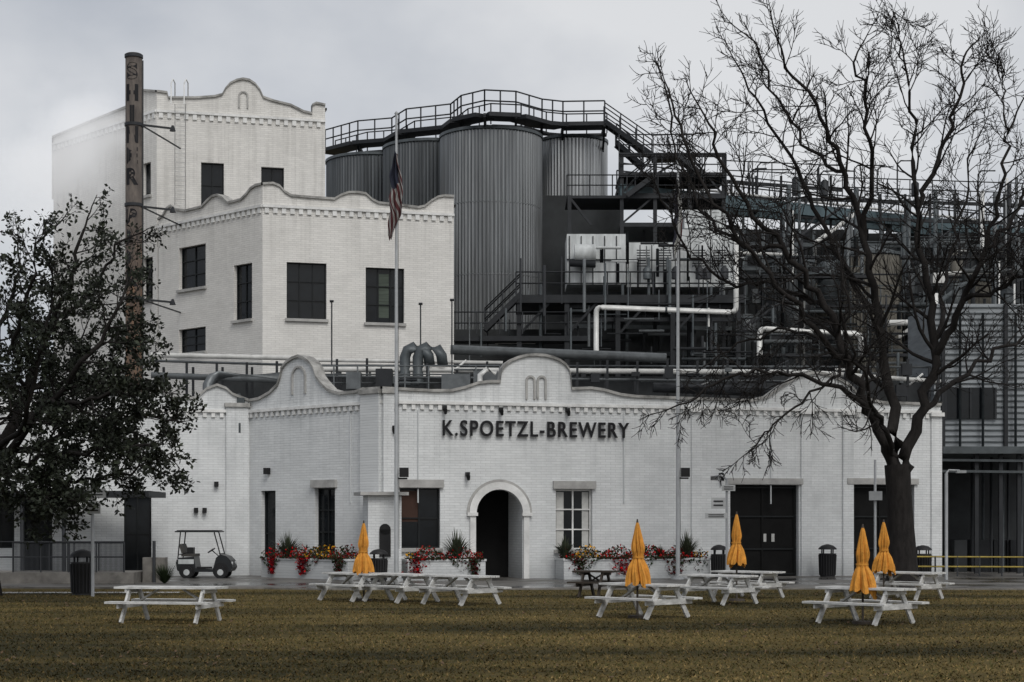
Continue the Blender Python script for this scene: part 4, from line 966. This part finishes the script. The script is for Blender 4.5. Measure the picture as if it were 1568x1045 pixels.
# ------------------------------------------------------------------ sky, sun
sc=bpy.context.scene; w=bpy.data.worlds.new('World'); sc.world=w; w.use_nodes=True; n=w.node_tree.nodes; l=w.node_tree.links; n.clear()
out=n.new('ShaderNodeOutputWorld'); sky=n.new('ShaderNodeTexSky'); sky.sky_type='NISHITA'; sky.sun_disc=False
EL=math.radians(48); AZ=math.radians(160)
sky.sun_elevation=EL; sky.sun_rotation=AZ; sky.air_density=1; sky.dust_density=4
b1=n.new('ShaderNodeBackground'); b1.inputs['Strength'].default_value=.05
hs=n.new('ShaderNodeHueSaturation'); hs.inputs['Saturation'].default_value=.25; l.new(sky.outputs[0],hs.inputs['Color']); l.new(hs.outputs[0],b1.inputs['Color'])
tc=n.new('ShaderNodeTexCoord'); mp=n.new('ShaderNodeMapping'); mp.inputs['Scale'].default_value=(1,1,1.6); mp.inputs['Location'].default_value=(.35,0,.1); l.new(tc.outputs['Generated'],mp.inputs[0])
no=n.new('ShaderNodeTexNoise'); no.inputs['Scale'].default_value=3.2; no.inputs['Detail'].default_value=6; no.inputs['Roughness'].default_value=.5; l.new(mp.outputs[0],no.inputs['Vector'])
# a heavier cloud bank lies to the west (left), thinner cloud ahead
sp=n.new('ShaderNodeSeparateXYZ'); l.new(tc.outputs['Generated'],sp.inputs[0])
bk=n.new('ShaderNodeMapRange'); bk.interpolation_type='SMOOTHSTEP'; bk.inputs['From Min'].default_value=-.34; bk.inputs['From Max'].default_value=-.10; bk.inputs['To Min'].default_value=-.13; bk.inputs['To Max'].default_value=.03; l.new(sp.outputs['X'],bk.inputs['Value'])
aa=n.new('ShaderNodeMath'); aa.operation='ADD'; l.new(no.outputs['Fac'],aa.inputs[0]); l.new(bk.outputs[0],aa.inputs[1])
cr=n.new('ShaderNodeValToRGB'); e=cr.color_ramp.elements; e[0].position=.34; e[0].color=(.30,.33,.385,1); e[1].position=.60; e[1].color=(.66,.665,.675,1); l.new(aa.outputs[0],cr.inputs['Fac'])
b2=n.new('ShaderNodeBackground'); b2.inputs['Strength'].default_value=.82; l.new(cr.outputs[0],b2.inputs['Color'])
ad=n.new('ShaderNodeAddShader'); l.new(b1.outputs[0],ad.inputs[0]); l.new(b2.outputs[0],ad.inputs[1]); l.new(ad.outputs[0],out.inputs['Surface'])
sl=bpy.data.lights.new('sun','SUN'); sl.energy=1.1; sl.angle=math.radians(25); sl.color=(1,.98,.94)
so=bpy.data.objects.new('sun',sl); bpy.context.collection.objects.link(so)
dirv=Vector((math.sin(AZ)*math.cos(EL),math.cos(AZ)*math.cos(EL),math.sin(EL)))
so.rotation_euler=dirv.to_track_quat('Z','Y').to_euler(); so.location=(10,-20,40)
sc.view_settings.view_transform='Standard'; sc.view_settings.look='None'; sc.view_settings.exposure=0
cd=bpy.data.cameras.new('camera'); cd.lens=60; cd.sensor_width=36; cd.shift_y=.1787; cd.clip_end=5000; cd.clip_start=.5
co=bpy.data.objects.new('camera',cd); bpy.context.collection.objects.link(co); co.location=(0,0,EYE); co.rotation_euler=(math.radians(90),0,0); sc.camera=co
